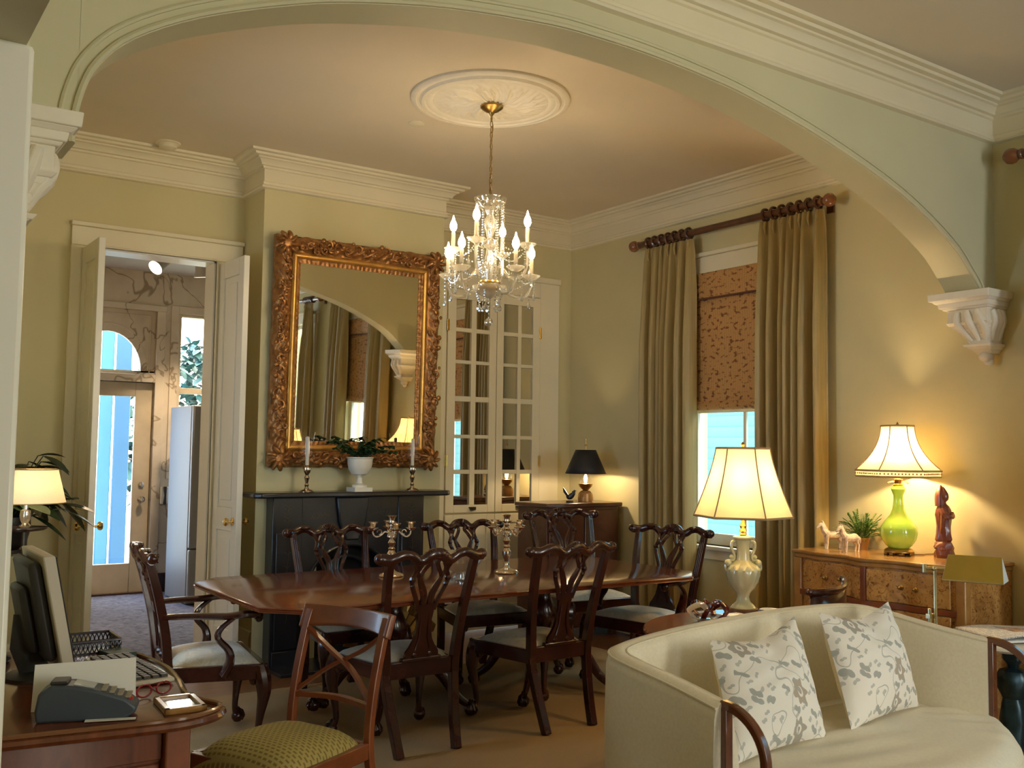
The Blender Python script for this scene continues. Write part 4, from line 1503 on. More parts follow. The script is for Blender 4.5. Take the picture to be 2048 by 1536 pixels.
    for s in (-1, 1):
        def strap(path, r):
            pts = spline([(s * x, back_y(z) - 0.012 * (z > 0.93), z) for x, z in path], 5)
            mb.tube(pts, r, 6, flat=(1.15, 0.8), up=(0, 1, 0))
        strap([(0.047, 0.70), (0.066, 0.76), (0.094, 0.82), (0.105, 0.86), (0.090, 0.905), (0.098, 0.94), (0.118, 0.966)], 0.0115)
        strap([(0.026, 0.70), (0.030, 0.77), (0.056, 0.84), (0.062, 0.875), (0.040, 0.915), (0.022, 0.945), (0.030, 0.968)], 0.0105)
        strap([(0.018, 0.71), (0.012, 0.755), (0.020, 0.80), (0.056, 0.86), (0.082, 0.905), (0.062, 0.945), (0.066, 0.966)], 0.0095)
        mb.ball((s * 0.104, back_y(0.86), 0.862), 0.018, 8)
        mb.ball((s * 0.098, back_y(0.83), 0.83), 0.014, 8)
        mb.tube([(s * 0.044, back_y(0.5) + 0.011, 0.50), (s * 0.026, back_y(0.56) + 0.011, 0.56), (s * 0.022, back_y(0.66) + 0.011, 0.68)], 0.005, 5)
        mb.tube([(s * 0.044, back_y(0.5) - 0.010, 0.50), (s * 0.026, back_y(0.56) - 0.010, 0.56), (s * 0.022, back_y(0.66) - 0.010, 0.68)], 0.005, 5)
        mb.ball((s * 0.045, back_y(0.48) - 0.008, 0.475), 0.016, 8, (1, 0.6, 0.9))
    mb.build('splat', M['mahog'], o)
    MB().box((-0.115, -0.238, 0.44), (0.115, -0.205, 0.462)).build('shoe', M['mahog'], o, bevel=0.006)
    if arms:
        for s in (-1, 1):
            pts = spline([(s * (wr + 0.01), back_y(0.68), 0.685), (s * (wr + 0.045), -0.13, 0.688), (s * (wr + 0.085), 0.03, 0.683), (s * (wr + 0.095), 0.12, 0.69), (s * (wr + 0.075), 0.185, 0.682)], 5)
            n = len(pts)
            mb = MB().tube(pts, [lerp(0.019, 0.024, i / (n - 1)) for i in range(n)], 8, flat=(1.25, 0.8), up=(0, 0, 1))
            mb.ball((s * (wr + 0.07), 0.192, 0.672), 0.030, 10, (1, 0.8, 1))
            am = mb.build('arm', M['mahog'], o)
            pts = spline([(s * (wf - 0.018), 0.03, 0.40), (s * (wf + 0.004), 0.055, 0.46), (s * (wf + 0.012), 0.045, 0.52), (s * (wf - 0.0), -0.005, 0.58), (s * (wf + 0.005), 0.01, 0.63), (s * (wr + 0.088), 0.075, 0.68)], 4)
            n = len(pts)
            MB().tube(pts, [lerp(0.040, 0.017, i / (n - 1)) for i in range(n)], 8, flat=(0.62, 1), up=(1, 0, 0)).build('arm_support', M['mahog'], am)
    return o


side0 = make_chair('dining_chair', 'x', False, 'carved mahogany dining chairs')
arm0 = make_chair('dining_armchair', 'x', True, 'carved mahogany armchairs')


def place(o, x, y, face_deg, label, sc=1.0):
    """face_deg: compass of the sitter's gaze, 0 = +X, 90 = +Y"""
    o.location = (x, y, 0.0)
    o.rotation_euler = (0, 0, R(face_deg - 90))
    o.scale = (sc, sc, sc)
    o['label'] = label
    return o


place(side0, 2.545, 4.66, 91, 'mahogany dining chair with its back turned, the one directly behind the cross-back chair')
place(copy_tree(side0), 3.395, 4.615, 93, 'mahogany dining chair with its back turned, the one nearest the cream settee')
place(copy_tree(side0), 2.73, 5.63, -90, 'mahogany dining chair behind the table, in front of the black fireplace')
place(copy_tree(side0), 3.73, 5.68, -97, 'mahogany dining chair behind the table, in front of the built-in cupboard')
place(copy_tree(side0), 4.665, 5.72, -96, 'mahogany dining chair in front of the small dark chest in the corner', 1.05)
place(arm0, 1.68, 5.13, -8, 'mahogany armchair with cream seat at the left end of the dining table')
place(copy_tree(arm0), 4.50, 4.915, 192, 'mahogany armchair at the window end of the dining table')

# ------------------------------------------------------------------ on the table
def candelabrum(x, y, rz, label):
    o = thing('candelabra', label, 'candelabra', (x, y, TZ), rz, 'silver candelabras')
    MB().lathe([(0.075, 0), (0.077, 0.006), (0.070, 0.016), (0.050, 0.024), (0.024, 0.034), (0.014, 0.05), (0.018, 0.06), (0.012, 0.07), (0.016, 0.085), (0.026, 0.11), (0.028, 0.135), (0.016, 0.155), (0.022, 0.165), (0.013, 0.175), (0.02, 0.19), (0.024, 0.20), (0.014, 0.215), (0.01, 0.23)], n=20).build('stem', M['silver'], o)
    mb = MB()
    mb.lathe([(0.012, 0.22), (0.03, 0.235), (0.026, 0.25), (0.014, 0.262), (0.02, 0.272), (0.012, 0.285), (0.016, 0.30), (0.01, 0.31)], n=16)
    mb.lathe([(0.012, 0.305), (0.03, 0.318), (0.033, 0.322), (0.016, 0.325), (0.02, 0.345), (0.026, 0.355), (0.030, 0.36), (0.012, 0.358)], n=16)
    mb.build('centre_socket', M['silver'], o)
    for k in range(4):
        a = PI / 4 + k * PI / 2
        ca, sa = cos(a), sin(a)
        mb = MB()
        mb.tube(spline([(ca * r, sa * r, z) for r, z in ((0.012, 0.25), (0.04, 0.265), (0.065, 0.245), (0.092, 0.235), (0.112, 0.25), (0.115, 0.275))], 5), 0.0055, 6)
        mb.tube([(ca * (0.075 + 0.014 * cos(t)), sa * (0.075 + 0.014 * cos(t)), 0.262 + 0.014 * sin(t)) for t in [j * 0.55 for j in range(10)]], 0.0035, 5)
        mb.lathe([(0.006, 0.268), (0.02, 0.277), (0.032, 0.286), (0.034, 0.29), (0.014, 0.29), (0.018, 0.308), (0.026, 0.318), (0.031, 0.323), (0.012, 0.322)], (ca * 0.115, sa * 0.115, 0), n=16)
        mb.build('branch', M['silver'], o)
    return o


candelabrum(2.83, 5.30, 0.5, 'silver five-light candelabra standing before the black fireplace, left of the two')
candelabrum(3.53, 5.10, 0.9, 'silver five-light candelabra on the table before the cream cupboard, right of the two')
cbw = thing('crystal_bowl', 'cut crystal bowl on the dining table between the candelabras', 'bowl', (3.10, 4.93, TZ))
def fac(r, z, a):
    return r * (1 + 0.05 * abs(sin(9 * a + z * 60)))
MB().lathe([(0.05, 0.0), (0.052, 0.01), (0.02, 0.02), (0.02, 0.035), (0.07, 0.06), (0.11, 0.11), (0.128, 0.165), (0.122, 0.165), (0.10, 0.11), (0.06, 0.068), (0.002, 0.055)], n=54, fn=fac).build('bowl', M['crystal'], cbw, smooth=10)

# ------------------------------------------------------------------ on the mantel
MZ = 1.203
def holder(x, label):
    o = thing('candlestick', label, 'candlestick', (x, 6.505, MZ), 0, 'mantel candlesticks')
    MB().lathe([(0.055, 0), (0.056, 0.006), (0.045, 0.014), (0.02, 0.022), (0.011, 0.035), (0.016, 0.05), (0.009, 0.062), (0.014, 0.08), (0.020, 0.10), (0.010, 0.118), (0.016, 0.128), (0.024, 0.14), (0.030, 0.155), (0.028, 0.17), (0.018, 0.178), (0.022, 0.186), (0.016, 0.188)], n=18).build('stick', M['silver'], o)
    MB().lathe([(0.013, 0.185), (0.012, 0.385), (0.003, 0.39)], n=12).build('candle', plain('ivory_candle', (0.72, 0.66, 0.52), 0.5, var=0.01), o)
    MB().lathe([(0.026, 0.188), (0.040, 0.215), (0.044, 0.27), (0.040, 0.34), (0.046, 0.40), (0.052, 0.42)], n=24, cap=False).build('hurricane_shade', M['glass'], o)
    return o


holder(2.795, 'silver candlestick with glass hurricane shade at the left end of the mantel')
holder(3.635, 'silver candlestick with glass hurricane shade at the right end of the mantel')
ur = thing('ivy_urn', 'white footed urn of ivy in the middle of the black mantel shelf', 'urn', (3.205, 6.51, MZ))
MB().box((-0.07, -0.07, 0), (0.07, 0.07, 0.03)).lathe([(0.055, 0.03), (0.055, 0.045), (0.025, 0.06), (0.02, 0.10), (0.03, 0.115), (0.06, 0.125), (0.082, 0.16), (0.09, 0.20), (0.092, 0.235), (0.098, 0.24), (0.097, 0.247), (0.085, 0.246), (0.08, 0.22), (0.002, 0.215)], n=24).build('urn', M['white'], ur)


def leafblade(mb, p, d, ln, w, droop=0.3, n=5):
    """one pointed leaf from p along d"""
    d = Vector(d).normalized()
    side = d.cross(Vector((0, 0, 1)))
    side = side.normalized() if side.length > 0.05 else Vector((1, 0, 0))
    vs, fs = [], []
    for i in range(n + 1):
        t = i / n
        c = Vector(p) + d * (ln * t) + Vector((0, 0, -droop * ln * t * t))
        ww = w * sin(PI * min(1, t * 0.92 + 0.08)) ** 0.8
        vs += [c - side * ww, c + Vector((0, 0, -ww * 0.25)), c + side * ww]
    for i in range(n):
        a = 3 * i
        fs += [(a, a + 1, a + 4, a + 3), (a + 1, a + 2, a + 5, a + 4)]
    mb.add(vs, fs)


rnd = random.Random(11)
mb = MB()
for k in range(26):
    a = rnd.uniform(0, 2 * PI)
    el = rnd.uniform(0.2, 1.2)
    L = rnd.uniform(0.10, 0.24)
    p0 = Vector((0.03 * cos(a), 0.03 * sin(a), 0.23))
    hor = 1.35 if abs(cos(a)) > 0.6 else 0.35
    p3 = p0 + Vector((cos(a) * cos(el) * L * hor, sin(a) * cos(el) * L * 0.16 - 0.03, sin(el) * L * 0.95 - 0.02))
    mid = (p0 + p3) / 2 + Vector((0, 0, 0.04))
    pts = spline([p0, mid, p3], 5)
    mb.tube(pts, 0.002, 4)
    for q in range(3, len(pts)):
        for r2 in range(2):
            aa = rnd.uniform(0, 2 * PI)
            leafblade(mb, pts[q], (cos(aa), sin(aa), rnd.uniform(-0.3, 0.5)), rnd.uniform(0.03, 0.05), rnd.uniform(0.014, 0.022), 0.5, 3)
mb.build('ivy', M['leaf'], ur, smooth=0, recalc=False)
# ------------------------------------------------------------------ lamps and case furniture
WARM = (1.0, 0.73, 0.40)


def bell_shade(o, rb, rt, z0, z1, n, mat, rib_mat, curve=1.6, flat_n=None, trim=0.006, a0=0.0, lin=0.0):
    """panelled bell shade with ribs"""
    seg = n * 6
    def f(u, v):
        a = 2 * PI * u + a0
        q = v
        r = rt + (rb - rt) * (lerp((1 - q) ** curve, 1 - q, lin))
        k = (u * n) % 1.0
        # straight chords between ribs, slightly hollow
        ch = cos(PI / n) / cos((k - 0.5) * 2 * PI / n)
        r *= ch * (1 - 0.012 * sin(PI * k))
        return (r * cos(a), r * sin(a), lerp(z0, z1, v))
    sh = MB().grid(f, seg, 22, cu=True).build('lamp_shade', mat, o, smooth=25, recalc=False)
    for k in range(n):
        pts = []
        for j in range(12):
            x, y, z = f(k / n, j / 11)
            s = 1.006
            pts.append((x * s, y * s, z))
        MB().tube(pts, trim * 0.6, 5).build('rib', rib_mat, sh)
    for v in (0, 1):
        MB().tube([f(j / seg, v) for j in range(seg)], trim, 6, closed=True).build('trim', rib_mat, sh)
    return sh


M['shade_cream'] = shade_mat('cream_silk_shade', (0.92, 0.78, 0.46), 0.36)
M['shade_gold'] = shade_mat('ivory_silk_shade', (0.93, 0.78, 0.46), 0.34)
M['rib'] = plain('shade_braid', (0.42, 0.29, 0.15), 0.7)

# --- celadon urn lamp on the occasional table
STZ = 0.70
st = thing('side_table', 'oval mahogany side table behind the cream sofa', 'side table', (3.66, 3.30, 0))
poly = [(0.54 * cos(t) * (1 + 0.03 * cos(4 * t)), 0.37 * sin(t)) for t in [2 * PI * k / 48 for k in range(48)]]
reed_edge(poly, [(0.003, STZ), (-0.004, STZ - 0.006), (-0.004, STZ - 0.018), (0.01, STZ - 0.024)]).build('table_top', M['mahog_top'], st)
MB().box((-0.36, -0.2, STZ - 0.10), (0.36, 0.2, STZ - 0.02)).build('apron', M['mahog'], st, bevel=0.005)
for sx in (-1, 1):
    for sy in (-1, 1):
        MB().tube([(sx * 0.34, sy * 0.18, STZ - 0.06), (sx * 0.355, sy * 0.19, 0.3), (sx * 0.37, sy * 0.2, 0.011)], [0.022, 0.018, 0.012], 4).build('leg', M['mahog'], st)

cel = plain('celadon_glaze', (0.52, 0.50, 0.30), 0.2, var=0.06, nscale=10, coat=0.6)
ul = thing('urn_lamp', 'pale green ceramic urn table lamp with cream bell shade behind the sofa', 'table lamp', (3.945, 3.545, STZ), 0)
def twist(r, z, a):
    return r * (1 + (0.035 * sin(13 * a + 120 * z) if 0.10 < z < 0.225 else 0))
MB().lathe([(0.075, 0.0), (0.076, 0.014), (0.07, 0.018)], n=28).build('plinth', plain('lamp_plinth', (0.20, 0.09, 0.035), 0.35), ul)
MB().lathe([(0.066, 0.018), (0.058, 0.03), (0.036, 0.05), (0.030, 0.075), (0.036, 0.095), (0.058, 0.12), (0.076, 0.15), (0.086, 0.185), (0.086, 0.215), (0.074, 0.235), (0.05, 0.248), (0.036, 0.262), (0.032, 0.30), (0.034, 0.345), (0.040, 0.365), (0.052, 0.372), (0.053, 0.380), (0.03, 0.386), (0.002, 0.388)], n=84, fn=twist).build('body', cel, ul)
rd = Vector((0.82, -0.57, 0))
for s in (-1, 1):
    def Q(r, z):
        return (rd.x * s * r, rd.y * s * r, z)
    mb = MB().tube(spline([Q(0.033, 0.36), Q(0.058, 0.352), Q(0.060, 0.32), Q(0.046, 0.285), Q(0.050, 0.262), Q(0.072, 0.258), Q(0.088, 0.24), Q(0.090, 0.215), Q(0.078, 0.205)], 4), 0.008, 8)
    mb.ball(Q(0.078, 0.245), 0.02, 10)
    mb.ball(Q(0.060, 0.275), 0.014, 8)
    mb.build('handle', cel, ul)
MB().lathe([(0.012, 0.385), (0.020, 0.392), (0.012, 0.402), (0.02, 0.412), (0.012, 0.424), (0.018, 0.436), (0.01, 0.45), (0.008, 0.52)], n=14).build('socket', M['brass'], ul)
MB().tube([(-0.05, 0, 0.50), (-0.055, 0, 0.62), (-0.04, 0, 0.74), (0, 0, 0.825), (0.04, 0, 0.74), (0.055, 0, 0.62), (0.05, 0, 0.50)], 0.002, 5).build('harp', M['brass'], ul)
MB().lathe([(0.004, 0.825), (0.012, 0.835), (0.006, 0.845), (0.012, 0.858), (0.002, 0.872)], n=10).build('finial', M['oldbrass'], ul)
bell_shade(ul, 0.252, 0.136, 0.485, 0.838, 6, M['shade_cream'], M['rib'], 1.5, trim=0.006, a0=R(-34.9 - 77), lin=0.35)
lamp_light('bulb_light', (0, 0, 0.66), 7.5, WARM, 0.03, ul)

# --- occasional bits on that table
bw = thing('striped_glass_bowl', 'red and clear striped art glass bowl on the side table', 'bowl', (3.56, 3.42, STZ))
red = plain('ruby_glass', (0.10, 0.008, 0.006), 0.08, coat=1.0)
MB().lathe([(0.05, 0), (0.055, 0.006), (0.085, 0.02), (0.088, 0.024), (0.05, 0.012), (0.002, 0.01)], n=28).build('bowl', M['crystal'], bw)
for k in range(6):
    a = 0.4 + k * 1.05
    mb = MB().tube(spline([(0.07 * cos(a), 0.07 * sin(a), 0.02), (0.10 * cos(a + 0.25), 0.10 * sin(a + 0.25), 0.055), (0.06 * cos(a + 0.7), 0.06 * sin(a + 0.7), 0.085), (0.02 * cos(a + 1.1), 0.02 * sin(a + 1.1), 0.06)], 5), 0.011, 8, flat=(1.3, 0.5))
    mb.build('glass_ribbon', red if k != 2 else M['crystal'], bw)
tag(MB().box((-0.06, -0.045, 0), (0.06, 0.045, 0.004)).build('note_card', M['paper'], loc=(3.80, 3.47, STZ + 0.0005)), 'small white card lying left of the celadon lamp base', 'card')
dsh = thing('white_dish', 'small white dish right of the celadon lamp base', 'dish', (4.02, 3.43, STZ))
MB().lathe([(0.03, 0), (0.034, 0.004), (0.055, 0.018), (0.052, 0.019), (0.03, 0.007), (0.002, 0.006)], n=24).build('dish', plain('white_china', (0.9, 0.89, 0.86), 0.2), dsh)

# --- serpentine burl dresser
DZT = 0.915
dz = thing('burl_dresser', 'serpentine burl wood dresser against the wall under the green lamp', 'dresser', (0, 0, 0))
ya, yb = 3.02, 4.13
def front_x(y):
    t = (y - ya) / (yb - ya)
    return 5.085 - 0.065 * sin(PI * t) ** 2 + 0.028 * cos(6 * PI * t) * sin(PI * t)
N = 28
pl = [(front_x(lerp(ya, yb, k / N)), lerp(ya, yb, k / N)) for k in range(N + 1)]
def slab(mb, z0, z1, out=0.0, x1=5.585, ina=0.0):
    p = [(x - out, y) for x, y in pl]
    p[0] = (p[0][0], p[0][1] - out + ina)
    p[-1] = (p[-1][0], p[-1][1] + out - ina)
    poly = [(x1, p[0][1])] + [(x1, p[-1][1])] + p[::-1]
    return mb.prism(poly[::-1], z0, z1)
slab(MB(), DZT - 0.022, DZT, 0.022).build('top', M['amber'], dz, bevel=0.007)
slab(MB(), DZT - 0.05, DZT - 0.022, 0.008).build('cornice', M['amber'], dz, bevel=0.006)
slab(MB(), 0.10, DZT - 0.05, -0.012, ina=-0.012).build('carcass', M['burl'], dz)
slab(MB(), 0.05, 0.12, 0.004).build('plinth', M['amber'], dz, bevel=0.006)
for y in (ya + 0.04, yb - 0.04):
    for x in (5.12, 5.54):
        MB().box((x - 0.03, y - 0.03, -0.011), (x + 0.03, y + 0.03, 0.06)).build('foot', M['amber'], dz, bevel=0.004)
def drawer(y0, y1, z0, z1):
    mb = MB()
    n = 12
    ys = [lerp(y0, y1, k / n) for k in range(n + 1)]
    poly = [(front_x(y) - 0.004, y) for y in ys] + [(front_x(y) + 0.03, y) for y in ys[::-1]]
    mb.prism(poly, z0, z1)
    d = mb.build('drawer', M['burl'], dz, bevel=0.004)
    ym, zm = (y0 + y1) / 2, (z0 + z1) / 2
    for q in ((-0.05, 0.05) if y1 - y0 < 0.7 else (-0.30, -0.2, 0.2, 0.30)):
        x = front_x(ym + q) - 0.005
        if abs(q) in (0.05, 0.2) or True:
            MB().lathe([(0.016, 0), (0.016, 0.004), (0.007, 0.008), (0.006, 0.018), (0.011, 0.022), (0.002, 0.026)], n=10).build('knob', M['oldbrass'], d)
            kn = [c for c in COL.objects if c.parent == d][-1]
            kn.location = (x, ym + q, zm)
            kn.rotation_euler = (0, R(-90), 0)
ym = 3.575
zt, zm_, zb_ = 0.855, 0.655, 0.40
drawer(ym + 0.02, yb - 0.07, 0.675, zt)
drawer(ya + 0.07, ym - 0.02, 0.675, zt)
drawer(ya + 0.07, yb - 0.07, 0.415, 0.635)
drawer(ya + 0.07, yb - 0.07, 0.145, 0.385)
mb = MB()
for y0, y1, z0, z1 in ((ya + 0.03, yb - 0.03, 0.638, 0.672), (ya + 0.03, yb - 0.03, 0.388, 0.412), (ym - 0.017, ym + 0.017, 0.672, 0.865)):
    n = 14
    ys = [lerp(y0, y1, k / n) for k in range(n + 1)]
    mb.prism([(front_x(y) - 0.008, y) for y in ys] + [(front_x(y) + 0.02, y) for y in ys[::-1]], z0, z1)
mb.build('rail', M['cherry'], dz, bevel=0.004)
for y in (ya + 0.012, yb - 0.012):
    MB().box((front_x(y) - 0.006, y - 0.03, 0.10), (front_x(y) + 0.05, y + 0.03, 0.866)).build('corner_post', M['amber'], dz, bevel=0.008)

# --- green glass lamp
gl = thing('green_lamp', 'lime green glass bottle lamp with fringed ivory bell shade on the burl dresser', 'table lamp', (5.36, 3.585, DZT))
M['lime'] = plain('lime_glass', (0.55, 0.82, 0.10), 0.12, var=0.03, coat=0.8)
lb = M['lime'].node_tree.nodes['Principled BSDF']
lb.inputs['Transmission Weight'].default_value = 0.0
lb.inputs['Subsurface Weight'].default_value = 0.35
lb.inputs['Subsurface Radius'].default_value = (0.05, 0.08, 0.01)
mb = MB()
for k in range(8):
    a = 2 * PI * k / 8
    mb.box((0.072 * cos(a) - 0.012, 0.072 * sin(a) - 0.012, 0), (0.072 * cos(a) + 0.012, 0.072 * sin(a) + 0.012, 0.02))
mb.lathe([(0.084, 0.012), (0.088, 0.02), (0.08, 0.032), (0.066, 0.04), (0.05, 0.042)], n=28)
mb.build('base', M['oldbrass'], gl, bevel=0.003)
MB().lathe([(0.055, 0.04), (0.075, 0.055), (0.098, 0.09), (0.109, 0.13), (0.104, 0.165), (0.078, 0.205), (0.048, 0.24), (0.035, 0.275), (0.029, 0.32), (0.028, 0.355), (0.038, 0.38), (0.042, 0.395), (0.034, 0.41), (0.018, 0.415)], n=36).build('body', M['lime'], gl)
MB().lathe([(0.028, 0.412), (0.032, 0.42), (0.022, 0.428), (0.026, 0.445), (0.03, 0.452), (0.014, 0.458), (0.01, 0.50)], n=16).build('socket', M['brass'], gl)
mb = MB()
for s in (-1, 1):
    mb.tube([(s * 0.02 * rd.x, s * 0.02 * rd.y, 0.44), (s * 0.05 * rd.x, s * 0.05 * rd.y, 0.435), (s * 0.062 * rd.x, s * 0.062 * rd.y, 0.428)], [0.005, 0.004, 0.007], 6)
mb.build('key', M['brass'], gl)
sh = bell_shade(gl, 0.245, 0.094, 0.505, 0.775, 6, M['shade_gold'], M['rib'], 2.3, trim=0.006, a0=R(-112), lin=0.12)
def drum(u, v):
    a = 2 * PI * u
    n = 6
    k = ((a - R(-112)) / (2 * PI) * n) % 1.0
    ch = cos(PI / n) / cos((k - 0.5) * 2 * PI / n)
    r = 0.246 * ch
    return (r * cos(a), r * sin(a), lerp(0.470, 0.505, v))
MB().grid(drum, 72, 4, cu=True).build('gallery', shade_mat('shade_fringe', (0.72, 0.56, 0.30), 0.35), sh, recalc=False)
mb = MB()
mb.tube([drum(j / 72, 0) for j in range(72)], 0.006, 6, closed=True)
for j in range(72):
    x, y, z = drum(j / 72, 0.5)
    mb.ball((x * 1.01, y * 1.01, z), 0.006, 5)
mb.build('beaded_fringe', M['rib'], sh)
MB().lathe([(0.004, 0.765), (0.012, 0.782), (0.006, 0.79), (0.002, 0.80)], n=10).build('finial', M['oldbrass'], gl)
mb = MB()
for k in range(3):
    a = 2 * PI * k / 3
    mb.tube([(0, 0, 0.768), (0.094 * cos(a), 0.094 * sin(a), 0.775)], 0.002, 4)
mb.tube([(0, 0, 0.49), (0, 0, 0.77)], 0.003, 5)
mb.build('spider', M['brass'], sh)
lamp_light('bulb_light', (0.0, 0.0, 0.60), 18, WARM, 0.03, gl)
tag(MB().tube(spline([(5.43, 3.53, DZT + 0.004), (5.46, 3.49, DZT + 0.004), (5.50, 3.50, DZT + 0.004), (5.575, 3.48, DZT + 0.004)], 5), 0.003, 5).build('lamp_cord', plain('cord_brown', (0.2, 0.1, 0.03), 0.6)), 'thin brown lamp cord on the dresser top behind the green lamp', 'cord')

# --- carved figure
fg = thing('carved_figure', 'dark reddish carved wooden robed figure standing right of the green lamp', 'statuette', (5.46, 3.355, DZT), R(200))
fw = wood('rosewood_carving', (0.13, 0.03, 0.018), (0.28, 0.08, 0.045), 0.3, (1, 1, 1), 0.4, 8)
mb = MB()
mb.lathe([(0.05, 0.0), (0.056, 0.02), (0.050, 0.045), (0.055, 0.06), (0.046, 0.085), (0.03, 0.10)], n=18, fn=lambda r, z, a: r * (1 + 0.10 * sin(3 * a + 60 * z) + 0.05 * sin(7 * a)))
for k in range(5):
    a = k * 1.26
    mb.ball((0.035 * cos(a), 0.035 * sin(a), 0.05 + 0.012 * (k % 3)), 0.024, 8, (1, 1, 0.8))
mb.build('base', fw, fg)
mb = MB()
mb.lathe([(0.034, 0.09), (0.042, 0.105), (0.036, 0.14), (0.034, 0.18), (0.038, 0.22), (0.042, 0.25), (0.037, 0.28), (0.030, 0.30), (0.016, 0.315), (0.014, 0.325), (0.026, 0.338), (0.029, 0.355), (0.026, 0.375), (0.018, 0.39), (0.010, 0.405), (0.002, 0.415)], n=28,
         fn=lambda r, z, a: r * (1 + (0.07 * sin(9 * a + 20 * z) if z < 0.29 else 0.0)) * (1.0 - 0.12 * cos(2 * a)))
mb.build('robed_body', fw, fg)
mb = MB()
for s in (-1, 1):
    mb.tube(spline([(s * 0.036, 0.0, 0.285), (s * 0.046, 0.018, 0.25), (s * 0.03, 0.045, 0.24), (0.004, 0.05, 0.262)], 5), [0.017, 0.018, 0.019, 0.020, 0.021, 0.021, 0.020, 0.019, 0.018, 0.017, 0.015, 0.013, 0.012, 0.011, 0.010, 0.010], 8)
    mb.tube(spline([(s * 0.04, 0.01, 0.25), (s * 0.05, 0.006, 0.19), (s * 0.046, 0.0, 0.14)], 5), [0.018, 0.018, 0.017, 0.016, 0.015, 0.014, 0.013, 0.012, 0.011, 0.010, 0.008], 6, flat=(0.6, 1))
mb.build('sleeves', fw, fg)
mb = MB()
mb.lathe([(0.034, 0.30), (0.036, 0.34), (0.034, 0.37), (0.024, 0.40), (0.008, 0.42), (0.002, 0.425)], (0, -0.012, 0), n=18, fn=lambda r, z, a: r * (1 if sin(a) < 0.25 else 0.75))
mb.ball((0, 0.022, 0.348), 0.006, 6)
mb.build('hood', fw, fg)

# --- white horses
hw_ = plain('glazed_white_clay', (0.62, 0.52, 0.38), 0.4, var=0.28, nscale=45)
def horse(x, y, rz, label, sc=1.0):
    o = thing('horse_figurine', label, 'figurine', (x, y, DZT), rz, 'white clay horses on the dresser', sc)
    mb = MB()
    mb.tube(spline([(-0.05, 0, 0.082), (-0.03, 0, 0.088), (0, 0, 0.084), (0.03, 0, 0.088), (0.048, 0, 0.092)], 3), [0.016, 0.022, 0.025, 0.026, 0.026, 0.025, 0.025, 0.024, 0.025, 0.026, 0.026, 0.024, 0.018], 10, flat=(0.85, 1), up=(0, 0, 1))
    mb.tube(spline([(0.042, 0, 0.095), (0.058, 0, 0.115), (0.066, 0, 0.138), (0.072, 0, 0.15)], 3), [0.021, 0.019, 0.018, 0.016, 0.015, 0.014, 0.013, 0.013, 0.012, 0.012], 8)
    mb.tube([(0.066, 0, 0.155), (0.082, 0, 0.148), (0.098, 0, 0.132), (0.104, 0, 0.126)], [0.011, 0.012, 0.009, 0.006], 8)
    for s in (-1, 1):
        mb.tube([(0.068, s * 0.006, 0.160), (0.066, s * 0.008, 0.176)], [0.005, 0.001], 5)
        mb.tube([(0.040, s * 0.013, 0.085), (0.042, s * 0.014, 0.05), (0.040, s * 0.014, 0.045), (0.042, s * 0.014, 0.008), (0.045, s * 0.014, 0)], [0.012, 0.008, 0.008, 0.006, 0.008], 6)
        mb.tube([(-0.044, s * 0.013, 0.085), (-0.040, s * 0.014, 0.058), (-0.052, s * 0.014, 0.042), (-0.048, s * 0.014, 0.008), (-0.046, s * 0.014, 0)], [0.014, 0.010, 0.007, 0.006, 0.008], 6)
    mb.build('body', hw_, o)
    MB().tube(spline([(-0.058, 0, 0.09), (-0.072, 0, 0.08), (-0.074, 0, 0.05)], 4), [0.006, 0.006, 0.007, 0.007, 0.007, 0.006, 0.005, 0.004, 0.002], 6).build('tail', hw_, o)
    mb = MB()
    for j in range(6):
        t = j / 5
        mb.ball((lerp(0.038, 0.064, t), 0, lerp(0.118, 0.162, t)), 0.009, 6, (0.9, 0.6, 1))
    mb.build('mane', hw_, o)
    return o


horse(5.30, 4.015, R(150), 'white clay horse figurine at the left end of the dresser, nearest the curtain', 1.02)
horse(5.225, 3.83, R(165), 'white clay horse figurine in front of the fern pot on the dresser', 1.0)
FERN_L = 1.0
fn = thing('potted_fern', 'small feathery green fern in a clay pot behind the white horses', 'potted plant', (5.44, 3.90, DZT))
MB().lathe([(0.032, 0), (0.042, 0.06), (0.046, 0.065), (0.046, 0.075), (0.04, 0.075), (0.038, 0.065), (0.002, 0.062)], n=20).build('pot', plain('clay_pot', (0.42, 0.24, 0.10), 0.6), fn)
rnd = random.Random(5)
mb = MB()
for k in range(110):
    a = rnd.uniform(0, 2 * PI)
    el = rnd.uniform(0.15, 1.45)
    L = rnd.uniform(0.10, 0.20)
    p0 = Vector((0.015 * cos(a), 0.015 * sin(a), 0.07))
    d = Vector((cos(a) * cos(el), sin(a) * cos(el), sin(el)))
    p1 = p0 + d * L * 0.6
    p2 = p0 + d * L + Vector((0, 0, -0.05 * cos(el)))
    pts = spline([p0, p1, p2], 6)
    mb.tube(pts, 0.0012, 3)
    for q in range(3, len(pts)):
        for s in (-1, 1):
            leafblade(mb, pts[q], Vector((-sin(a) * s, cos(a) * s, 0.25)) + d * 0.8, 0.020, 0.0032, 0.2, 2)
mb.build('fronds', M['fern'], fn, smooth=0, recalc=False)

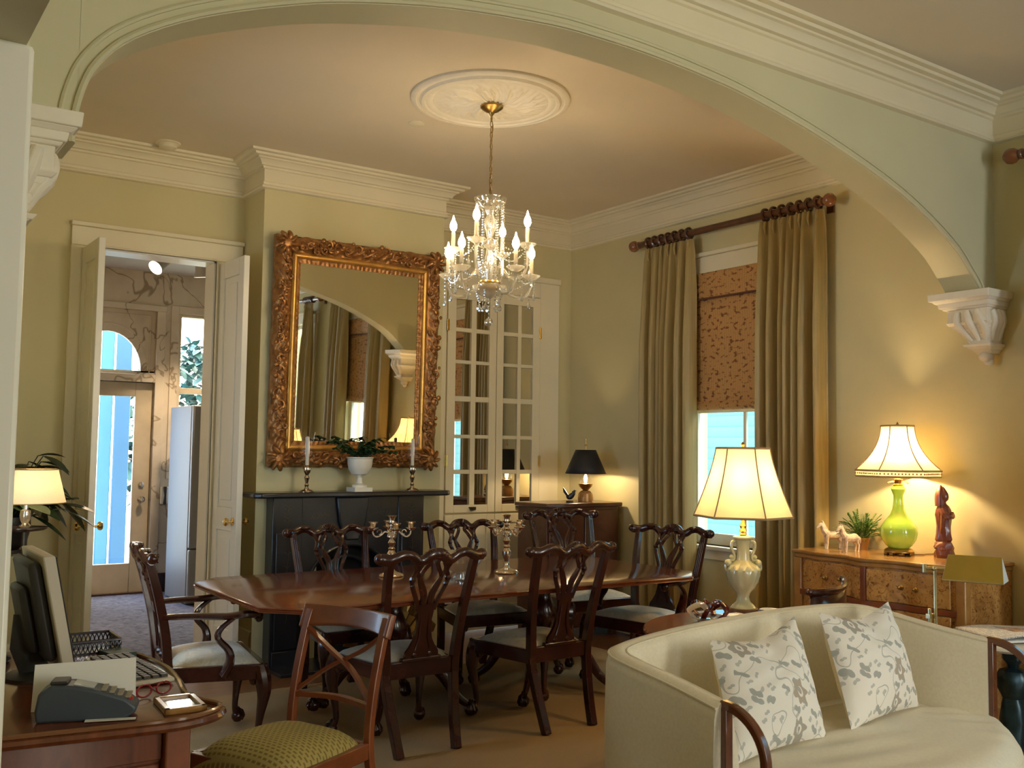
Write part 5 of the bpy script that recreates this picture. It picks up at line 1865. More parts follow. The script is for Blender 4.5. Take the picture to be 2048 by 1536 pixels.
# --- corner chest with black lamp
cc = thing('corner_chest', 'small dark red brown chest in the corner right of the cupboard', 'chest', (5.165, 6.34, 0))
dm = wood('rosewood', (0.07, 0.022, 0.012), (0.15, 0.05, 0.025), 0.3, (1, 1, 1), 0.4, 6)
CCZ = 1.09
MB().box((-0.375, 0.02, 0.08), (0.375, 0.42, CCZ - 0.035)).build('body', dm, cc, bevel=0.004)
mb = MB()
bow = [(-0.40, 0.0)] + [(lerp(-0.40, 0.40, k / 12), -0.012 - 0.018 * sin(PI * k / 12)) for k in range(13)] + [(0.40, 0.44), (-0.40, 0.44)]
mb.prism(bow, CCZ - 0.035, CCZ)
mb.build('top', dm, cc, bevel=0.008)
for x0, x1 in ((-0.36, -0.005), (0.005, 0.36)):
    dr = MB().box((x0, 0.0, 0.10), (x1, 0.022, CCZ - 0.06)).build('door', dm, cc, bevel=0.006)
    kb = MB().ball(((x1 - 0.035) if x0 < -0.1 else x0 + 0.035, -0.01, 0.6), 0.014, 10).build('knob', M['brass'], dr)
for x in (-0.34, 0.34):
    for y in (0.05, 0.39):
        MB().box((x - 0.025, y - 0.025, -0.011), (x + 0.025, y + 0.025, 0.09)).build('foot', dm, cc)

bl = thing('black_shade_lamp', 'small lamp with black tapered shade on the corner chest', 'table lamp', (5.30, 6.50, CCZ))
MB().lathe([(0.062, 0), (0.066, 0.03), (0.06, 0.07), (0.04, 0.09), (0.02, 0.095)], n=24).build('base', plain('gilt_base', (0.55, 0.30, 0.10), 0.35, 0.3), bl)
MB().lathe([(0.018, 0.092), (0.03, 0.105), (0.055, 0.13), (0.06, 0.15), (0.03, 0.155)], n=24).build('cup', M['oldbrass'], bl)
MB().lathe([(0.046, 0.152), (0.046, 0.20), (0.05, 0.235)], n=20, cap=False).build('chimney', M['glass'], bl)
MB().lathe([(0.004, 0.152), (0.013, 0.175), (0.016, 0.20), (0.008, 0.225), (0.002, 0.23)], n=12).build('bulb', emit('small_bulb', (1, 0.66, 0.34), 30), bl)
bs = plain('black_card_shade', (0.012, 0.011, 0.012), 0.6)
def cone(u, v):
    a = 2 * PI * u
    r = lerp(0.172, 0.085, v)
    return (r * cos(a), r * sin(a), lerp(0.235, 0.435, v))
MB().grid(cone, 40, 4, cu=True).build('lamp_shade', bs, bl, solid=0.003)
MB().tube([(0, 0, 0.40), (0, 0, 0.53)], 0.004, 6).ball((0, 0, 0.475), 0.011, 8).ball((0, 0, 0.535), 0.006, 6).build('finial', M['oldbrass'], bl)
mb = MB()
for k in range(3):
    a = 2 * PI * k / 3
    mb.tube([(0, 0, 0.425), (0.086 * cos(a), 0.086 * sin(a), 0.432)], 0.002, 4)
mb.build('spider', M['brass'], bl)
lamp_light('bulb_light', (0, 0, 0.26), 6, WARM, 0.02, bl)
fr2 = thing('black_bird_figurine', 'small black and white bird figurine left of the black shaded lamp', 'figurine', (5.10, 6.46, CCZ), R(-60))
mb = MB()
mb.lathe([(0.03, 0), (0.03, 0.012), (0.01, 0.016)], n=14)
mb.tube(spline([(-0.03, 0, 0.05), (0, 0, 0.045), (0.03, 0, 0.07), (0.036, 0, 0.095)], 4), [0.006, 0.012, 0.018, 0.022, 0.024, 0.024, 0.022, 0.02, 0.018, 0.016, 0.014, 0.014, 0.012], 8)
mb.tube([(0.036, 0, 0.098), (0.06, 0, 0.096)], [0.008, 0.001], 6)
mb.build('body', M['black'], fr2)
mb = MB()
mb.tube([(-0.02, 0, 0.055), (-0.05, 0.01, 0.09), (-0.06, 0.0, 0.12)], [0.012, 0.014, 0.003], 8, flat=(0.5, 1))
mb.build('tail', M['black'], fr2)

# --- pharmacy floor lamp behind the sofa
pf = thing('pharmacy_lamp', 'brass pharmacy floor lamp with tent shade behind the sofa, before the burl dresser', 'floor lamp', (4.30, 2.69, 0), 0)
pb = plain('pale_brass', (0.72, 0.62, 0.38), 0.25, 1.0)
MB().lathe([(0.12, 0), (0.12, 0.012), (0.10, 0.022), (0.02, 0.03), (0.012, 0.05)], n=28).build('base', pb, pf)
MB().tube([(0, 0, 0.03), (0, 0, 0.985)], 0.0085, 10).build('pole', pb, pf)
MB().tube([(-0.022, 0.016, 0.03), (-0.022, 0.016, 0.80)], 0.009, 10).box((-0.035, 0.006, 0.755), (0.012, 0.028, 0.775)).build('lower_pole', pb, pf)
a_dir = Vector((0.36, -0.93, 0)).normalized()
mb = MB()
mb.tube([tuple(-a_dir * 0.045 + Vector((0, 0, 0.985))), tuple(a_dir * 0.06 + Vector((0, 0, 0.99)))], 0.008, 8)
mb.ball((0, 0, 0.985), 0.014, 10)
mb.tube([tuple(-a_dir * 0.045 + Vector((0, 0, 0.965))), tuple(-a_dir * 0.045 + Vector((0, 0, 1.005)))], 0.012, 10)
mb.build('arm', pb, pf)
tent = plain('antique_brass_shade', (0.50, 0.34, 0.06), 0.38, 0.6)
nrm = Vector((-a_dir.y, a_dir.x, 0))
def T(u, w, z):
    p = a_dir * u + nrm * w
    return (p.x, p.y, z)
mb = MB()
s0, s1 = 0.045, 0.30
mb.add([T(s0, -0.075, 0.945), T(s1, -0.075, 0.945), T(s1 - 0.015, 0, 1.054), T(s0 + 0.015, 0, 1.054), T(s0, 0.075, 0.945), T(s1, 0.075, 0.945)],
       [(0, 1, 2, 3), (3, 2, 5, 4)])
mb.build('shade', tent, pf, smooth=0, solid=0.004)
mb = MB()
for s in (s0, s1):
    e = 0.015 if s == s0 else -0.015
    mb.add([T(s, -0.075, 0.945), T(s, 0.075, 0.945), T(s + e, 0, 1.054)], [(0, 1, 2)])
mb.build('end_plate', plain('shade_inner_white', (0.75, 0.75, 0.72), 0.4), pf, smooth=0, solid=0.003)
MB().tube([T(s0, -0.076, 0.945), T(s1, -0.076, 0.945)], 0.004, 6).build('rim', pb, pf)

# --- curved-back chair beside the lamp table
dc = thing('tub_chair', 'dark wooden chair whose curved back shows between the sofa and the burl dresser', 'chair', (4.43, 3.44, 0), R(15))
mb = MB()
arcp = [(0.0 + 0.25 * sin(t), 0.06 - 0.25 * cos(t) * 0.55 - 0.03, 0.800 + 0.028 * max(0, t)) for t in [R(-62 + 124 * k / 16) for k in range(17)]]
mb.tube(arcp, 0.017, 8, flat=(0.9, 1))
mb.ball(arcp[0], 0.021, 10)
mb.ball(arcp[-1], 0.018, 10)
mb.build('crest_rail', M['mahog'], dc)
mb = MB()
mb.grid(lambda u, v: (arcp[int(u * 16)][0] * 0.97, arcp[int(u * 16)][1], lerp(arcp[int(u * 16)][2] - 0.01, 0.50, v)), 17, 4)
mb.build('back_panel', M['mahog'], dc, solid=0.012)
def seatf(u, v):
    a, c = 2 * u - 1, 2 * v - 1
    return (a * 0.23, 0.10 + c * 0.20, 0.44 + 0.03 * (1 - a ** 4) * (1 - c ** 4))
MB().grid(seatf, 10, 10).build('seat', M['damask'], dc, solid=0.03)
mb = MB().box((-0.24, -0.11, 0.37), (0.24, 0.31, 0.425))
mb.build('seat_rail', M['mahog'], dc, bevel=0.006)
for sx in (-1, 1):
    for yy in (-0.09, 0.28):
        MB().tube([(sx * 0.215, yy, 0.52 if yy < 0 else 0.38), (sx * 0.225, yy * 1.1, 0.011)], [0.021, 0.014], 4).build('leg', M['mahog'], dc)
# ------------------------------------------------------------------ cream settee
m, nt, b = new_mat('cream_upholstery')
v = coords(nt)
n = nd(nt, 'ShaderNodeTexNoise', Scale=90.0, Detail=2.0)
nt.links.new(v, n.inputs['Vector'])
nt.links.new(ramp(nt, n.outputs['Fac'], [(0.3, (0.72, 0.65, 0.48)), (0.7, (0.78, 0.71, 0.54))]), b.inputs['Base Color'])
b.inputs['Roughness'].default_value = 0.5
b.inputs['Sheen Weight'].default_value = 0.2
M['cream'] = m

sf = thing('settee', 'cream upholstered curved settee with dark wooden arm hoops', 'sofa', (0, 0, 0))
rim = [(2.41, 2.25, 0.715), (2.398, 2.44, 0.752), (2.376, 2.62, 0.784), (2.392, 2.735, 0.80), (2.47, 2.775, 0.815), (2.70, 2.785, 0.838), (2.99, 2.79, 0.854), (3.32, 2.79, 0.864), (3.60, 2.778, 0.863), (3.80, 2.76, 0.852), (3.91, 2.70, 0.828),
       (3.955, 2.58, 0.803), (3.99, 2.45, 0.78), (4.055, 2.30, 0.752)]
rim = spline(rim, 5)
nR = len(rim)
sec = [(0.045, 0.30, 0), (0.05, 0.55, 0), (0.045, 0, -0.05), (0.036, 0, -0.018), (0.016, 0, -0.002), (-0.008, 0, 0.0), (-0.030, 0, -0.012), (-0.042, 0, -0.04), (-0.055, 0.62, 0), (-0.075, 0.52, 0), (-0.085, 0.40, 0)]
vs, fs = [], []
for i in range(nR):
    p = Vector(rim[i])
    a, c = Vector(rim[max(i - 1, 0)]), Vector(rim[min(i + 1, nR - 1)])
    t = (c - a)
    t.z = 0
    t.normalize()
    nrm_ = Vector((-t.y, t.x, 0))        # outward: path runs left arm -> back -> right arm, clockwise seen from above
    for off, za, dz_ in sec:
        q = p + nrm_ * off
        vs.append((q.x, q.y, za if za else p.z + dz_))
k = len(sec)
for i in range(nR - 1):
    for j in range(k - 1):
        fs.append((i * k + j, i * k + j + 1, (i + 1) * k + j + 1, (i + 1) * k + j))
fs.append(tuple(range(k)))
fs.append(tuple((nR - 1) * k + j for j in range(k - 1, -1, -1)))
MB().add(vs, fs).build('back_shell', M['cream'], sf, smooth=50)
mb = MB()
for off, dz_ in ((0.036, -0.018), (-0.03, -0.012)):
    pts = []
    for i in range(nR):
        p = Vector(rim[i])
        a, c = Vector(rim[max(i - 1, 0)]), Vector(rim[min(i + 1, nR - 1)])
        t = (c - a)
        t.z = 0
        t.normalize()
        q = p + Vector((-t.y, t.x, 0)) * off
        pts.append((q.x, q.y, p.z + dz_ + 0.002))
    mb.tube(pts, 0.005, 6)
mb.build('piping', M['cream'], sf)
def yfront(x):
    u = max(-1, min(1, (x - 3.225) / 0.815))
    return 2.28 - 0.42 * (1 - u * u) ** 0.75
def seat_top(u, v):
    x = lerp(2.46, 4.00, u)
    if v > 0.5:
        x = lerp(x, 3.225 + (x - 3.225) * 1.045, (v - 0.5) * 2)
    yb_ = 2.715 - 0.06 * abs(2 * u - 1) ** 6
    yf_ = yfront(x)
    y = lerp(yb_, yf_, v)
    e = max(0, (v - 0.86) / 0.14)
    z = 0.456 + 0.018 * sin(PI * v) * (1 - (2 * u - 1) ** 4) - 0.055 * e ** 2.2 - 0.01 * abs(2 * u - 1) ** 6
    z += 0.0075 * (0.5 + 0.5 * sin(2.2 * v + 7 * x + 4)) * sin(44 * (y + 0.34 * x) + 2 * sin(5 * x)) * sin(PI * v) ** 0.7
    return (x, y, z)
mb = MB().grid(seat_top, 60, 40)
def seat_side(u, v):
    x, y, z = seat_top(u, 1.0)
    return (x, y - 0.012 * sin(PI * v), lerp(z, 0.30, v))
mb.grid(seat_side, 60, 6)
mb.build('seat', M['cream'], sf, smooth=60)
mb = MB()
pl2 = [(lerp(2.43, 4.02, k / 20), yfront(lerp(2.43, 4.02, k / 20)) + 0.01) for k in range(21)]
mb.prism(pl2 + [(3.9, 2.76), (2.45, 2.76)], 0.24, 0.31)
mb.build('seat_frame', M['mahog'], sf, bevel=0.008)
M['armwood'] = wood('settee_wood', (0.10, 0.028, 0.012), (0.22, 0.075, 0.03), 0.2, (1, 1, 1), 0.7, 6)
for s, (x, y, zt_) in ((-1, (2.415, 2.245, 0.712)), (1, (4.06, 2.29, 0.748))):
    dx = -0.0 if s < 0 else 0.055
    mb = MB()
    ln, bot = (0.165, 0.55)
    pts = [(x, y + 0.015, zt_ - 0.004)]
    for k in range(13):
        t = PI / 2 * k / 12
        pts.append((x + dx * sin(t), y - ln * sin(t), bot + (zt_ - 0.006 - bot) * cos(t)))
    pts += [(x + dx, y - ln, 0.45), (x + dx * 1.0, y - ln + 0.005, 0.36), (x + dx, y - ln + 0.02, 0.28)]
    MB().tube(pts, [0.021] * (len(pts) - 3) + [0.023, 0.025, 0.026], 4, flat=(1.0, 1.0), up=(1, 0, 0)).build('arm_hoop', M['armwood'], sf, bevel=0.006)
    MB().bar((x, y - 0.003, zt_ - 0.01), (x, y - 0.003, 0.28), 0.034, 0.026, up=(0, 1, 0)).build('arm_post', M['armwood'], sf, bevel=0.004)
    MB().tube([(x + dx, y - ln + 0.02, 0.28), (x + dx * 1.3, y - ln - 0.01, 0.0)], [0.027, 0.017], 4).build('leg', M['armwood'], sf, bevel=0.003)
for x in (2.50, 3.86):
    MB().tube([(x, 2.72, 0.26), (x, 2.80, 0.0)], [0.026, 0.017], 4).build('leg', M['armwood'], sf, bevel=0.003)


# floral linen
def mth(nt, op, a, c=None):
    n = nt.nodes.new('ShaderNodeMath')
    n.operation = op
    for i, q in enumerate((a, c)):
        if q is None:
            continue
        if isinstance(q, (int, float)):
            n.inputs[i].default_value = q
        else:
            nt.links.new(q, n.inputs[i])
    return n.outputs[0]


m, nt, b = new_mat('floral_linen')
tc = nt.nodes.new('ShaderNodeTexCoord')
wn = nd(nt, 'ShaderNodeTexNoise', Scale=9.0, Detail=2.0)
nt.links.new(tc.outputs['Object'], wn.inputs['Vector'])
warp = nt.nodes.new('ShaderNodeVectorMath')
warp.operation = 'MULTIPLY_ADD'
nt.links.new(wn.outputs['Color'], warp.inputs[0])
warp.inputs[1].default_value = (0.05, 0.05, 0)
nt.links.new(tc.outputs['Object'], warp.inputs[2])


def blooms(scale, size, lobes, amp, keep, core, seed, stretch=(1, 1, 1), rot=0.0):
    mp = nt.nodes.new('ShaderNodeMapping')
    mp.inputs['Scale'].default_value = (stretch[0], stretch[1], 0)
    mp.inputs['Rotation'].default_value = (0, 0, rot)
    mp.inputs['Location'].default_value = (seed, seed * 0.7, 0)
    nt.links.new(warp.outputs[0], mp.inputs[0])
    vo = nd(nt, 'ShaderNodeTexVoronoi', voronoi_dimensions='2D', Scale=scale, Randomness=0.75)
    nt.links.new(mp.outputs[0], vo.inputs['Vector'])
    sc = nt.nodes.new('ShaderNodeVectorMath')
    sc.operation = 'SUBTRACT'
    nt.links.new(mp.outputs[0], sc.inputs[0])
    nt.links.new(vo.outputs['Position'], sc.inputs[1])
    sp_ = nt.nodes.new('ShaderNodeSeparateXYZ')
    nt.links.new(sc.outputs[0], sp_.inputs[0])
    ang = mth(nt, 'ARCTAN2', sp_.outputs['Y'], sp_.outputs['X'])
    rim_ = mth(nt, 'MULTIPLY', mth(nt, 'COSINE', mth(nt, 'MULTIPLY', ang, lobes)), amp)
    d = vo.outputs['Distance']
    inside = mth(nt, 'LESS_THAN', d, mth(nt, 'ADD', rim_, size))
    sc2 = nt.nodes.new('ShaderNodeSeparateColor')
    nt.links.new(vo.outputs['Color'], sc2.inputs[0])
    inside = mth(nt, 'MULTIPLY', inside, mth(nt, 'LESS_THAN', sc2.outputs[0], keep))
    if core:
        ring = mth(nt, 'GREATER_THAN', d, core)
        inside = mth(nt, 'MULTIPLY', inside, mth(nt, 'MAXIMUM', ring, mth(nt, 'LESS_THAN', d, core * 0.45)))
    return inside, sc2.outputs[1]


base = (0.80, 0.765, 0.70)
f1, r1 = blooms(6.2, 0.24, 6, 0.05, 0.6, 0.10, 0.3)
f2, r2 = blooms(17.0, 0.26, 2, 0.13, 0.42, 0, 1.7, (1, 1, 1), 0.6)
f3, r3 = blooms(24.0, 0.22, 2, 0.12, 0.42, 0, 3.1, (1, 1, 1), -0.5)
st_ = nd(nt, 'ShaderNodeTexNoise', Scale=6.0, Detail=1.0)
nt.links.new(tc.outputs['Object'], st_.inputs['Vector'])
stem_ = mth(nt, 'LESS_THAN', mth(nt, 'ABSOLUTE', mth(nt, 'SUBTRACT', st_.outputs['Fac'], 0.5)), 0.006)
fl_col = mixc(nt, r1, (0.42, 0.35, 0.27), (0.36, 0.37, 0.35))
col = mixc(nt, f3, base, (0.50, 0.50, 0.46))
col = mixc(nt, stem_, col, (0.48, 0.48, 0.44))
col = mixc(nt, f2, col, (0.38, 0.39, 0.36))
col = mixc(nt, f1, col, fl_col)
nt.links.new(col, b.inputs['Base Color'])
b.inputs['Roughness'].default_value = 0.75
fine = nd(nt, 'ShaderNodeTexNoise', Scale=300.0)
nt.links.new(tc.outputs['Object'], fine.inputs['Vector'])
bump(nt, b, fine.outputs['Fac'], 0.15, 0.002)
M['floral'] = m
M['linen'] = plain('plain_linen', (0.74, 0.66, 0.49), 0.75, var=0.03, nscale=60)


def pillow(bl_, br_, tl, tr, label, seed):
    o = thing('throw_pillow', label, 'pillow', (0, 0, 0), 0, 'floral throw pillows')
    BL, BR, TL, TR = map(Vector, (bl_, br_, tl, tr))
    ctr = (BL + BR + TL + TR) / 4
    X = ((BR - BL) + (TR - TL)).normalized()
    U0 = ((TL - BL) + (TR - BR)).normalized()
    Nn = X.cross(U0).normalized()
    U = Nn.cross(X)
    mt = Matrix((X, U, Nn)).transposed().to_4x4()
    mt.translation = ctr
    o.matrix_world = mt
    def loc(p):
        q = Vector(p) - ctr
        return Vector((q.dot(X), q.dot(U), q.dot(Nn)))
    c00, c10, c01, c11 = loc(BL), loc(BR), loc(TL), loc(TR)
    rnd = random.Random(seed)
    def f(sgn, sag):
        def g(u, v):
            a, c = 2 * u - 1, 2 * v - 1
            p = c00 * (1 - u) * (1 - v) + c10 * u * (1 - v) + c01 * (1 - u) * v + c11 * u * v
            # pinched sides between the pointed corners
            p = Vector((p.x * (1 - 0.10 * (1 - c * c) ** 1.0 * 0.45), p.y * (1 - (0.24 * (1 - abs(a) ** 1.3) if v > 0.5 else 0.06 * (1 - a * a))), p.z))
            h = (max(0, 1 - a * a) ** 0.55) * (max(0, 1 - c * c) ** 0.55)
            cr = -0.035 * math.exp(-((a - 0.1) / 0.25) ** 2) * max(0, c) ** 1.2
            w = 0.004 * sin(13 * c + 3 * a + seed) * sin(7 * a - 2 * c)
            return (p.x, p.y, p.z + sgn * (h * 0.085 + (cr + w) * h ** 0.5))
        return g
    MB().grid(f(1, 0), 34, 34).build('front', M['floral'], o, smooth=80, recalc=False)
    MB().grid(f(-1, 0), 34, 34).build('back', M['linen'], o, smooth=80, recalc=False)
    return o


pillow((2.55, 2.335, 0.470), (3.09, 2.375, 0.474), (2.685, 2.575, 0.832), (3.19, 2.60, 0.874), 'floral throw pillow leaning at the left, behind the wooden arm hoop of the settee', 1)
pillow((3.235, 2.375, 0.474), (3.79, 2.45, 0.474), (3.31, 2.58, 0.880), (3.775, 2.58, 0.888), 'floral throw pillow in the middle of the settee, right of the other pillow', 2)

# ------------------------------------------------------------------ small table with newspaper
nt_ = thing('pedestal_table', 'small table on a dark bronze figural pedestal beside the right arm of the settee', 'side table', (4.95, 2.68, 0))
NZ = 0.60
MB().lathe([(0.002, NZ), (0.33, NZ), (0.335, NZ - 0.01), (0.32, NZ - 0.022), (0.002, NZ - 0.025)], n=44, cap=False).build('table_top', plain('pale_table_top', (0.72, 0.66, 0.55), 0.3), nt_)
bz = plain('patinated_bronze', (0.025, 0.05, 0.055), 0.3, 0.5, var=0.5, nscale=14)
def fig(r, z, a):
    return r * (1 + 0.06 * sin(5 * a + 25 * z))
MB().lathe([(0.13, 0.0), (0.14, 0.02), (0.10, 0.04), (0.06, 0.06), (0.055, 0.12), (0.065, 0.2), (0.06, 0.27), (0.05, 0.31), (0.072, 0.36), (0.078, 0.41), (0.06, 0.445), (0.026, 0.46), (0.03, 0.475), (0.05, 0.50), (0.052, 0.53), (0.036, 0.555), (0.08, 0.577)], n=26, fn=fig).build('pedestal', bz, nt_)
m, nt, b = new_mat('newsprint')
v = coords(nt)
w = nd(nt, 'ShaderNodeTexWave', Scale=26.0, bands_direction='Y')
nt.links.new(v, w.inputs['Vector'])
vv = coords(nt, (160, 30, 1))
n = nd(nt, 'ShaderNodeTexNoise', Scale=1.0, Detail=1.0)
nt.links.new(vv, n.inputs['Vector'])
ink = mth(nt, 'MULTIPLY', mth(nt, 'GREATER_THAN', w.outputs['Fac'], 0.55), mth(nt, 'GREATER_THAN', n.outputs['Fac'], 0.46))
page = mixc(nt, ink, (0.78, 0.76, 0.72), (0.35, 0.34, 0.34))
sx_ = nt.nodes.new('ShaderNodeSeparateXYZ')
nt.links.new(v, sx_.inputs[0])
def inr(s, lo, hi):
    return mth(nt, 'MULTIPLY', mth(nt, 'GREATER_THAN', s, lo), mth(nt, 'LESS_THAN', s, hi))
pic = mth(nt, 'MULTIPLY', inr(sx_.outputs['X'], -0.03, 0.15), inr(sx_.outputs['Y'], -0.08, 0.10))
pn = nd(nt, 'ShaderNodeTexNoise', Scale=18.0, Detail=3.0)
nt.links.new(v, pn.inputs['Vector'])
pc = ramp(nt, pn.outputs['Fac'], [(0.35, (0.05, 0.06, 0.07)), (0.5, (0.45, 0.22, 0.10)), (0.58, (0.25, 0.28, 0.30)), (0.7, (0.6, 0.5, 0.45))])
nt.links.new(mixc(nt, pic, page, pc), b.inputs['Base Color'])
b.inputs['Roughness'].default_value = 0.85
np_ = thing('newspaper', 'folded newspaper with a colour picture lying on the small table', 'newspaper', (4.99, 2.715, NZ + 0.001), R(-28))
def news(u, v):
    x, y = lerp(-0.19, 0.22, u), lerp(-0.2, 0.17, v)
    z = 0.018 + 0.016 * sin(PI * u) + 0.012 * sin(2.5 * v + 4 * u) * u + 0.02 * max(0, 0.25 - v)
    return (x, y, z)
MB().grid(news, 20, 20).build('sheet', m, np_, solid=0.006)
MB().grid(lambda u, v: (lambda p: (p[0] + 0.008, p[1] - 0.004, 0.004 + 0.25 * p[2]))(news(u, v)), 12, 12).build('under_sheets', M['paper'], np_, solid=0.006)

# ------------------------------------------------------------------ cross-back chair
m, nt, b = new_mat('olive_dash_fabric')
v = coords(nt)
bt = nd(nt, 'ShaderNodeTexBrick', Scale=1.0)
bt.inputs['Brick Width'].default_value = 0.024
bt.inputs['Row Height'].default_value = 0.016
bt.inputs['Mortar Size'].default_value = 0.0058
bt.inputs['Mortar Smooth'].default_value = 0.5
bt.inputs['Color1'].default_value = (0.19, 0.14, 0.03, 1)
bt.inputs['Color2'].default_value = (0.21, 0.155, 0.035, 1)
bt.inputs['Mortar'].default_value = (0.40, 0.32, 0.10, 1)
nt.links.new(v, bt.inputs['Vector'])
nt.links.new(bt.outputs['Color'], b.inputs['Base Color'])
b.inputs['Roughness'].default_value = 0.8
M['dash'] = m
xc = thing('cross_back_chair', 'reddish wooden cross-back chair with olive dotted seat beside the desk', 'chair', (1.43, 3.435, 0), R(203 - 90))
def xseat(u, v):
    a, c = 2 * u - 1, 2 * v - 1
    w = lerp(0.205, 0.245, v)
    rr = 1 - 0.10 * (abs(a) * abs(c)) ** 3
    y = lerp(-0.21, 0.24 + 0.02 * (1 - a * a), v)
    h = (1 - abs(a) ** 3.5) ** 0.55 * (1 - abs(c) ** 3.5) ** 0.55
    return (a * w * rr, y, 0.385 + 0.115 * h ** 0.8)
MB().grid(xseat, 25, 25).build('seat', M['dash'], xc, smooth=70)
mb = MB()
mb.bar((-0.235, 0.225, 0.405), (0.235, 0.225, 0.405), 0.03, 0.06)
mb.bar((-0.2, -0.2, 0.405), (0.2, -0.2, 0.405), 0.03, 0.06)
for s in (-1, 1):
    mb.bar((s * 0.195, -0.2, 0.405), (s * 0.232, 0.225, 0.405), 0.03, 0.06)
mb.build('seat_rail', M['cherry'], xc, bevel=0.004)
def xb(z):
    return poly_at([0, 0.4, 0.6, 0.8, 0.9], [-0.30, -0.215, -0.235, -0.285, -0.325], z)
for s in (-1, 1):
    pts = spline([(s * 0.195, xb(z), z) for z in (0.0, 0.2, 0.42, 0.6, 0.78, 0.868)], 4)
    MB().tube(pts, [0.0215] * len(pts), 4, up=(0, 1, 0)).build('leg', M['cherry'], xc, bevel=0.004)
    MB().tube([(s * 0.222, 0.215, 0.40), (s * 0.226, 0.225, 0.2), (s * 0.23, 0.24, 0)], [0.024, 0.02, 0.015], 4).build('leg', M['cherry'], xc, bevel=0.004)
def crest(u, v):
    x = lerp(-0.225, 0.225, u)
    bow_ = -0.035 * (1 - (x / 0.225) ** 2)
    zt_ = 0.885 - 0.0 * abs(x)
    zb_ = 0.80 + 0.018 * (1 - (x / 0.225) ** 2)
    z = lerp(zb_, zt_, v)
    return (x, xb(z) + bow_ + 0.006, z)
MB().grid(crest, 22, 8).build('crest_rail', M['cherry'], xc, solid=0.028, bevel=0.004)
mb = MB()
for s in (-1, 1):
    pts = spline([(s * 0.18, xb(0.80) + 0.002 * s, 0.80), (s * 0.08, xb(0.72) - 0.028 + 0.004 * s, 0.735), (-s * 0.06, xb(0.65) - 0.028 + 0.004 * s, 0.665), (-s * 0.18, xb(0.585) + 0.002 * s, 0.575)], 5)
    mb.tube(pts, 0.0125, 4, flat=(0.75, 1.2), up=(0, 1, 0))
mb.build('cross_strap', M['cherry'], xc)
mb = MB()
mb.tube(spline([(-0.185, xb(0.55), 0.555), (0, xb(0.55) - 0.03, 0.56), (0.185, xb(0.55), 0.555)], 6), 0.016, 4, flat=(0.8, 1.2), up=(0, 1, 0))
mb.build('lower_rail', M['cherry'], xc)

# ------------------------------------------------------------------ writing desk
DZ_ = 0.76
dk = thing('writing_desk', 'red brown writing desk with shaped top in the lower left corner', 'desk', (0, 0, 0))
top = spline([(0.32, 2.84, 0), (0.50, 2.815, 0), (0.80, 2.775, 0), (0.93, 2.80, 0), (0.995, 2.875, 0), (0.965, 2.97, 0), (0.955, 3.08, 0), (0.985, 3.25, 0), (1.005, 3.45, 0), (0.985, 3.68, 0), (0.935, 3.84, 0), (0.93, 4.02, 0)], 5)
top = [(p[0], p[1]) for p in top] + [(0.32, 4.02)]
reed_edge(top, [(0.004, DZ_), (-0.006, DZ_ - 0.004), (-0.010, DZ_ - 0.014), (-0.004, DZ_ - 0.024), (0.012, DZ_ - 0.030)]).build('desk_top', M['desk'], dk)
pts = [(p.x, p.y, DZ_ + 0.004) for p in offset_path(top, 0.008, True)][:-2]
MB().tube(pts, 0.007, 6).build('edge_lip', plain('desk_lip', (0.20, 0.09, 0.04), 0.15, coat=0.8), dk)
MB().box((0.35, 2.905, 0.14), (0.88, 3.95, DZ_ - 0.03)).build('carcass', M['desk'], dk)
for x in (0.36, 0.865):
    for y in (2.885, 3.94):
        MB().box((x - 0.035, y - 0.025, -0.011), (x + 0.035, y + 0.025, DZ_ - 0.028)).build('leg', M['cherry'], dk, bevel=0.006)
MB().box((0.39, 2.892, DZ_ - 0.13), (0.83, 2.91, DZ_ - 0.03)).build('frieze', M['desk'], dk, bevel=0.003)
MB().box((0.40, 2.894, 0.18), (0.825, 2.908, DZ_ - 0.14)).build('end_panel', M['cherry'], dk, bevel=0.005)
dr = MB().box((0.878, 3.02, DZ_ - 0.13), (0.892, 3.82, DZ_ - 0.045)).build('drawer', M['desk'], dk, bevel=0.004)
for y in (3.2, 3.64):
    MB().ball((0.902, y, DZ_ - 0.088), 0.013, 8).build('knob', M['brass'], dr)

mn = thing('computer_monitor', 'old flat computer monitor seen from behind on the desk', 'monitor', (0.665, 3.55, DZ_), 0)
bez = plain('beige_bezel', (0.55, 0.50, 0.40), 0.45, var=0.02)
blk = plain('dark_plastic', (0.035, 0.033, 0.031), 0.5, var=0.05)
def scr(mb, x0, x1, y0, y1, z0, z1):
    """slab tilted back: x shifts with height"""
    def sh(z): return -0.20 * (z - 0.04)
    vs = [(x + sh(z), y, z) for z in (z0, z1) for y in (y0, y1) for x in (x0, x1)]
    return mb.add(vs, [(0, 2, 3, 1), (4, 5, 7, 6), (0, 1, 5, 4), (2, 6, 7, 3), (0, 4, 6, 2), (1, 3, 7, 5)])
scr(MB(), -0.015, 0.022, -0.2, 0.2, 0.045, 0.405).build('bezel', bez, mn, bevel=0.005)
scr(MB(), 0.0222, 0.0262, -0.197, 0.197, 0.048, 0.402).build('screen', blk, mn, bevel=0.002)
mb = scr(MB(), -0.055, -0.015, -0.165, 0.165, 0.07, 0.385)
mb.build('rear_cover', blk, mn, bevel=0.02)
scr(MB(), -0.085, -0.05, -0.1, 0.1, 0.09, 0.30).build('rear_box', blk, mn, bevel=0.02)
mb = MB()
mb.tube([(-0.09, 0, 0.20), (-0.10, 0, 0.10), (-0.06, 0, 0.015)], [0.028, 0.026, 0.03], 8, flat=(1.6, 0.6))
